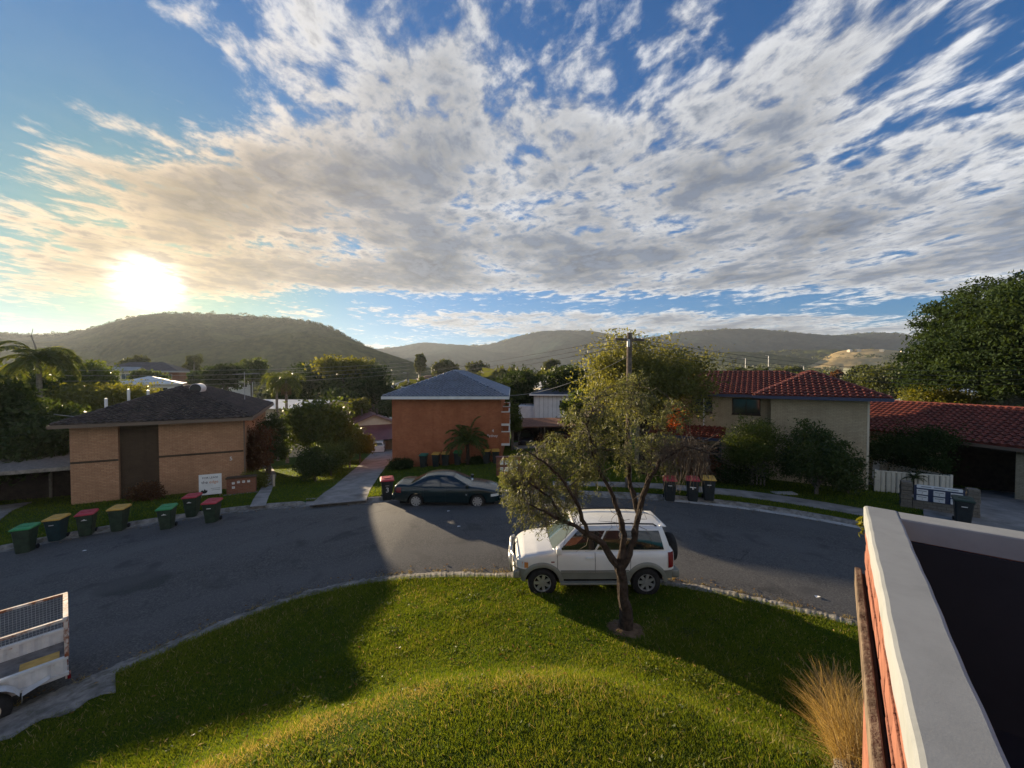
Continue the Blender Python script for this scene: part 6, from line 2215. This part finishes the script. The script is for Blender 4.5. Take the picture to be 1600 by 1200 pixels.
# fallen leaves on the lawn and along the gutters
leaf_mat('leaf_fallen', (0.10, 0.055, 0.02), (0.30, 0.20, 0.09), 0.2, 0.8, 0.1)
n_ = 900
th = np.radians(gg.uniform(-52, 50, n_))
r_ = np.where(gg.random(n_) < .45, r_near(th) - .3 - 5.5 * gg.random(n_), np.where(gg.random(n_) < .5, r_near(th) + .35 + .35 * gg.random(n_) ** 2, r_far(th) - .45 - .5 * gg.random(n_) ** 2))
X, Y = r_ * np.sin(th), r_ * np.cos(th)
Z = np.where(r_ < r_near(th), lawn_z(X, Y) + .035, road_z(X, Y) + .018)
o = leaf_mesh('fallen_leaves', np.stack([X, Y, Z], 1), gg.normal(size=(n_, 3)) * np.array([1, 1, .15]), .07 * (.6 + .8 * gg.random(n_)), .032, MATS['leaf_fallen'], None, seed=12)
tag(o, 'scattered dry brown leaves on the lawn and along gutters', 'leaves', kind='stuff')
# broad-leaved weeds among the lawn
n_ = 2600
cx_ = np.repeat(gg.uniform(-6, 5, 130), 20)
cy_ = np.repeat(gg.uniform(3.5, 10.5, 130), 20)
X, Y = cx_ + .09 * gg.normal(size=n_), cy_ + .09 * gg.normal(size=n_)
ok = np.hypot(X, Y) < r_near(np.arctan2(X, Y)) - .35
X, Y = X[ok], Y[ok]
o = leaf_mesh('lawn_weeds', np.stack([X, Y, lawn_z(X, Y) + .035 + .02 * gg.random(len(X))], 1), gg.normal(size=(len(X), 3)) + np.array([0, 0, .5]), .06, .03, MATS['leaf_mid'], None, seed=13)
tag(o, 'small broad-leaved weeds scattered through the lawn', 'weeds', kind='stuff')

# ------------------------------------------------------------------ hills, valley, haze
def worley(X, Y, cell, seed=0):
    """rounded tree-crown bumps: 1 at a crown's middle, 0 between crowns"""
    i, j = np.floor(X / cell), np.floor(Y / cell)
    best = np.full(X.shape, 9.0)
    for di in (-1, 0, 1):
        for dj in (-1, 0, 1):
            a, b = i + di, j + dj
            h1 = np.modf(np.abs(np.sin(a * 127.1 + b * 311.7 + seed) * 43758.5453))[0]
            h2 = np.modf(np.abs(np.sin(a * 269.5 + b * 183.3 + seed) * 22578.1459))[0]
            h3 = .75 + .5 * np.modf(np.abs(np.sin(a * 71.3 + b * 97.7 + seed) * 9631.17))[0]
            d = np.hypot(X / cell - a - h1, Y / cell - b - h2) / h3
            best = np.minimum(best, d)
    return np.sqrt(np.clip(1 - best ** 2, 0, 1))


def forest_mat(name, lo, hi, s):
    m = bpy.data.materials.new(name)
    m.use_nodes = True
    t = NT(m.node_tree)
    b = t.n['Principled BSDF']
    b.inputs['Roughness'].default_value = 1.0
    b.inputs['Specular IOR Level'].default_value = 0.0
    c = t.new('ShaderNodeTexCoord').outputs['Object']
    n1 = t.noise(c, s, 8.0, 0.7)
    n2 = t.noise(c, s * .12, 4.0, 0.55)
    col = t.mix(t.ss(n1, .35, .68), lo, hi)
    col = t.mix(t.ss(n2, .45, .65, 0, .5), col, tuple(v * 1.5 for v in hi))
    t.l.new(col, b.inputs['Base Color'])
    MATS[name] = m


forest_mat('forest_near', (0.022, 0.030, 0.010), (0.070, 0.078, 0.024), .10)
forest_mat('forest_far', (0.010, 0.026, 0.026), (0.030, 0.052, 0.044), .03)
forest_mat('pasture', (0.08, 0.10, 0.025), (0.15, 0.16, 0.045), .05)
forest_mat('dry_pasture', (0.30, 0.22, 0.10), (0.46, 0.34, 0.16), .02)


class Ridge:
    def __init__(s, prof, d0, dr, d1, zfoot):
        s.px = np.array([p[0] for p in prof], dtype=float)
        s.py = np.array([p[1] for p in prof], dtype=float)
        s.d0, s.dr, s.d1, s.zf = d0, dr, d1, zfoot

    def pos(s, px, t):
        """t in 0..1 foot to ridge, 1..2 ridge to the back foot"""
        px, t = np.asarray(px, float), np.asarray(t, float)
        py = sum(np.interp(px + k, s.px, s.py) for k in (-9, -4, 0, 4, 9)) / 5
        D = np.where(t < 1, s.d0 + (s.dr - s.d0) * t, s.dr + (s.d1 - s.dr) * (t - 1))
        D = D * (1 + .05 * np.sin(px * .021) * np.clip(t, 0, 1) * (t < 1.01))
        zr = 6 + (585 - py) / FPX * s.dr
        k = np.where(t < 1, t, np.maximum(0, 2 - t))
        prof = k ** 1.15 * (1.0) + .05 * np.sin(k * 6.0 + px * .013) * np.sin(np.pi * k)
        X = (px - 800) / FPX * D
        return X, D, s.zf + (zr - s.zf) * prof

    def mesh(s, name, mat, px0, px1, npx, nt, cell, amp, label=None):
        P = np.linspace(px0, px1, npx)
        T = np.concatenate([np.linspace(0, 1, nt), np.linspace(1, 2, nt // 4)[1:]])
        PP, TT = np.meshgrid(P, T)
        X, Y, Z = s.pos(PP, TT)
        spur = np.sin(X * .011 + 2 * np.sin(Y * .006)) * np.sin(np.pi * np.clip(TT, 0, 1)) * amp * 2.6
        Z = Z + spur
        w_ = worley(X, Y, cell) * .7 + worley(X, Y, cell * .45, 4) * .35
        Z = Z + amp * w_ * np.clip(TT * 8, 0, 1)
        V = np.stack([X, Y, Z], -1).reshape(-1, 3)
        i, j = np.meshgrid(np.arange(len(T) - 1), np.arange(npx - 1), indexing='ij')
        q = (i * npx + j).ravel()
        F = np.stack([q, q + 1, q + npx + 1, q + npx], 1)
        o = np_mesh(name, V, F, MATS[mat])
        tag(o, label, kind='structure')
        return o


R1 = Ridge([(-700, 545), (-400, 530), (-150, 520), (0, 525), (60, 527), (110, 524), (150, 518), (200, 508), (250, 500), (300, 496), (345, 493), (400, 496), (450, 503), (500, 515), (530, 528), (560, 543), (590, 556), (620, 568), (660, 582), (700, 592)], 420, 900, 1300, -16)
R1.mesh('forest_hill', 'forest_near', -620, 690, 800, 200, 13.0, 8.5)
R2 = Ridge([(100, 560), (400, 556), (560, 552), (590, 550), (620, 546), (660, 539), (700, 543), (760, 544), (800, 535), (840, 526), (880, 522), (920, 519), (960, 525), (1000, 531), (1060, 525), (1100, 524), (1140, 522), (1180, 520), (1220, 520), (1260, 523), (1300, 526), (1360, 525), (1400, 528), (1440, 535), (1480, 543), (1560, 551), (1700, 553), (2200, 560)], 1450, 2200, 3200, 12)
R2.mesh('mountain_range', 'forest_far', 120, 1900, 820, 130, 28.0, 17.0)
R3 = Ridge([(1000, 590), (1080, 575), (1140, 562), (1190, 555), (1240, 550), (1290, 552), (1330, 556), (1400, 565), (1480, 585)], 900, 1350, 1700, 0)
R3.mesh('wooded_foothill', 'forest_near', 1010, 1470, 320, 120, 17.0, 12.0)
R4 = Ridge([(1240, 580), (1275, 565), (1300, 552), (1330, 548), (1370, 549), (1410, 553), (1450, 560), (1500, 572), (1560, 586)], 820, 1180, 1600, 4)
R4.mesh('grassy_hill', 'dry_pasture', 1245, 1555, 160, 70, 40.0, 5.0)
R5 = Ridge([(560, 590), (590, 560), (605, 557), (625, 564), (645, 574), (665, 584), (690, 595)], 520, 760, 900, -14)
R5.mesh('pasture_slope', 'pasture', 565, 688, 90, 60, 14.0, .8)

# woods and gardens of the valley floor: one mass
gv = np.random.default_rng(77)
C, D_, LL, WW, TT = [], [], [], [], []


def far_tree(x, y, z, h, r, n, g, tb):
    d = unit(g.normal(size=(n, 3)))
    d[:, 2] = np.abs(d[:, 2]) * .9 - .1
    p = np.array([x, y, z + h * .55]) + d * np.array([r, r, h * .48]) * (.65 + .4 * g.random((n, 1)))
    C.append(p)
    D_.append(g.normal(size=(n, 3)) + d * .7)
    s = r * .55
    LL.append(s * (.6 + .8 * g.random(n)))
    WW.append(s * .6 * (.6 + .8 * g.random(n)))
    TT.append(np.clip(tb + .25 * g.normal(size=n), 0, 1))


count = 0
while count < 2600:
    dd = 120 + 1500 * gv.random() ** 1.5
    px_ = gv.uniform(-120, 1720)
    x = (px_ - 800) / FPX * dd
    if px_ < 640 and dd > 430:
        continue
    z = float(far_z(x, dd))
    h = gv.uniform(6, 12) if gv.random() < .8 else gv.uniform(12, 17)
    if px_ < 640:
        h *= .8
    far_tree(x, dd, z, h, h * gv.uniform(.38, .6), int(np.clip(26000 / dd, 26, 150)), gv, gv.random())
    count += 1
for k in range(620):
    px_ = gv.uniform(-60, 660)
    x, y, z = R1.pos(px_, gv.uniform(.93, 1.02))
    h = gv.uniform(7, 15)
    far_tree(float(x), float(y), float(z) + 1, h, h * gv.uniform(.3, .5), 26, gv, gv.random() * .6)
for k in range(420):
    px_ = gv.uniform(1020, 1460)
    x, y, z = R3.pos(px_, gv.uniform(.05, 1.0))
    h = gv.uniform(9, 18)
    far_tree(float(x), float(y), float(z) + 4, h, h * gv.uniform(.4, .6), 24, gv, gv.random())
for k in range(230):
    px_ = gv.uniform(1260, 1540)
    x, y, z = R4.pos(px_, gv.uniform(.0, .62) if gv.random() < .85 else gv.uniform(.6, 1.0))
    h = gv.uniform(8, 15)
    far_tree(float(x), float(y), float(z) - 1, h, h * gv.uniform(.4, .6), 26, gv, gv.random() * .7)
for k in range(420):
    px_ = gv.uniform(600, 1460)
    x, y, z = R2.pos(px_, gv.uniform(.96, 1.01))
    h = gv.uniform(13, 24)
    far_tree(float(x), float(y), float(z) + 2, h, h * gv.uniform(.4, .6), 20, gv, gv.random() * .6)
C, D_, LL, WW, TT = (np.concatenate(a_) for a_ in (C, D_, LL, WW, TT))
o = leaf_mesh('valley_woods', C, D_, LL, WW, MATS['leaf_far'], None, TT, seed=9)
tag(o, 'mass of trees covering the valley floor between the houses', 'woods', kind='stuff')

# small houses of the far town, all alike
proto = empty('valley_house', (0, 0, 0), 0, 'small pale-roofed house far down in the valley town', 'house', 'far valley houses')
wall_box(proto, -6, 6, -4.5, 4.5, -4, 3.2, MATS['cream_paint'])
gable_roof(proto, -6, 6, -4.5, 4.5, 3.2, 1.8, MATS['roof_white'], .5, gable=MATS['cream_paint'])
window(proto, -4, -2, 1.0, 2.3, -4.5, MATS['white_paint'], sill=False)
window(proto, 2, 4, 1.0, 2.3, -4.5, MATS['white_paint'], sill=False)
spots = []
for k in range(26):
    dd = gv.uniform(170, 420)
    px_ = gv.choice([gv.uniform(600, 780), gv.uniform(620, 700), gv.uniform(840, 900)])
    spots.append(((px_ - 800) / FPX * dd, dd, float(far_z((px_ - 800) / FPX * dd, dd)) + 3.5))
for k in range(20):
    px_ = gv.uniform(140, 380)
    t_ = gv.uniform(.02, .26)
    x, y, z = R1.pos(px_, t_)
    spots.append((float(x), float(y), float(z) + 9.0))
for k in range(6):
    px_ = gv.uniform(1325, 1440)
    x, y, z = R4.pos(px_, .93)
    spots.append((float(x), float(y), float(z) + 6))
for k, (x, y, z) in enumerate(spots):
    o = proto if k == 0 else copy_tree(proto)
    if 26 <= k < 46:
        tag(o, 'small pale-roofed house on the lower slope of the forest hill', None, 'houses on the forest hill')
    elif k >= 46:
        tag(o, 'tiny pale house on the crest of the dry grassy hill', None, 'houses on the grassy hill')
    o.location = (x, y, z)
    o.rotation_euler = (0, 0, gv.uniform(-.8, .8))

# the air
hz = bpy.data.materials.new('haze')
hz.use_nodes = True
t = NT(hz.node_tree)
t.n.clear()
ho = t.new('ShaderNodeOutputMaterial')
pv_ = t.new('ShaderNodeVolumePrincipled')
pv_.inputs['Color'].default_value = (0.78, 0.86, 0.97, 1)
pv_.inputs['Density'].default_value = 0.00009
pv_.inputs['Anisotropy'].default_value = 0.38
t.l.new(pv_.outputs[0], ho.inputs['Volume'])
tag(MB().box(-6500, 6500, -1600, 4500, -25, 335).build('haze', hz), 'thin pale evening haze filling the valley air', 'haze', kind='stuff')
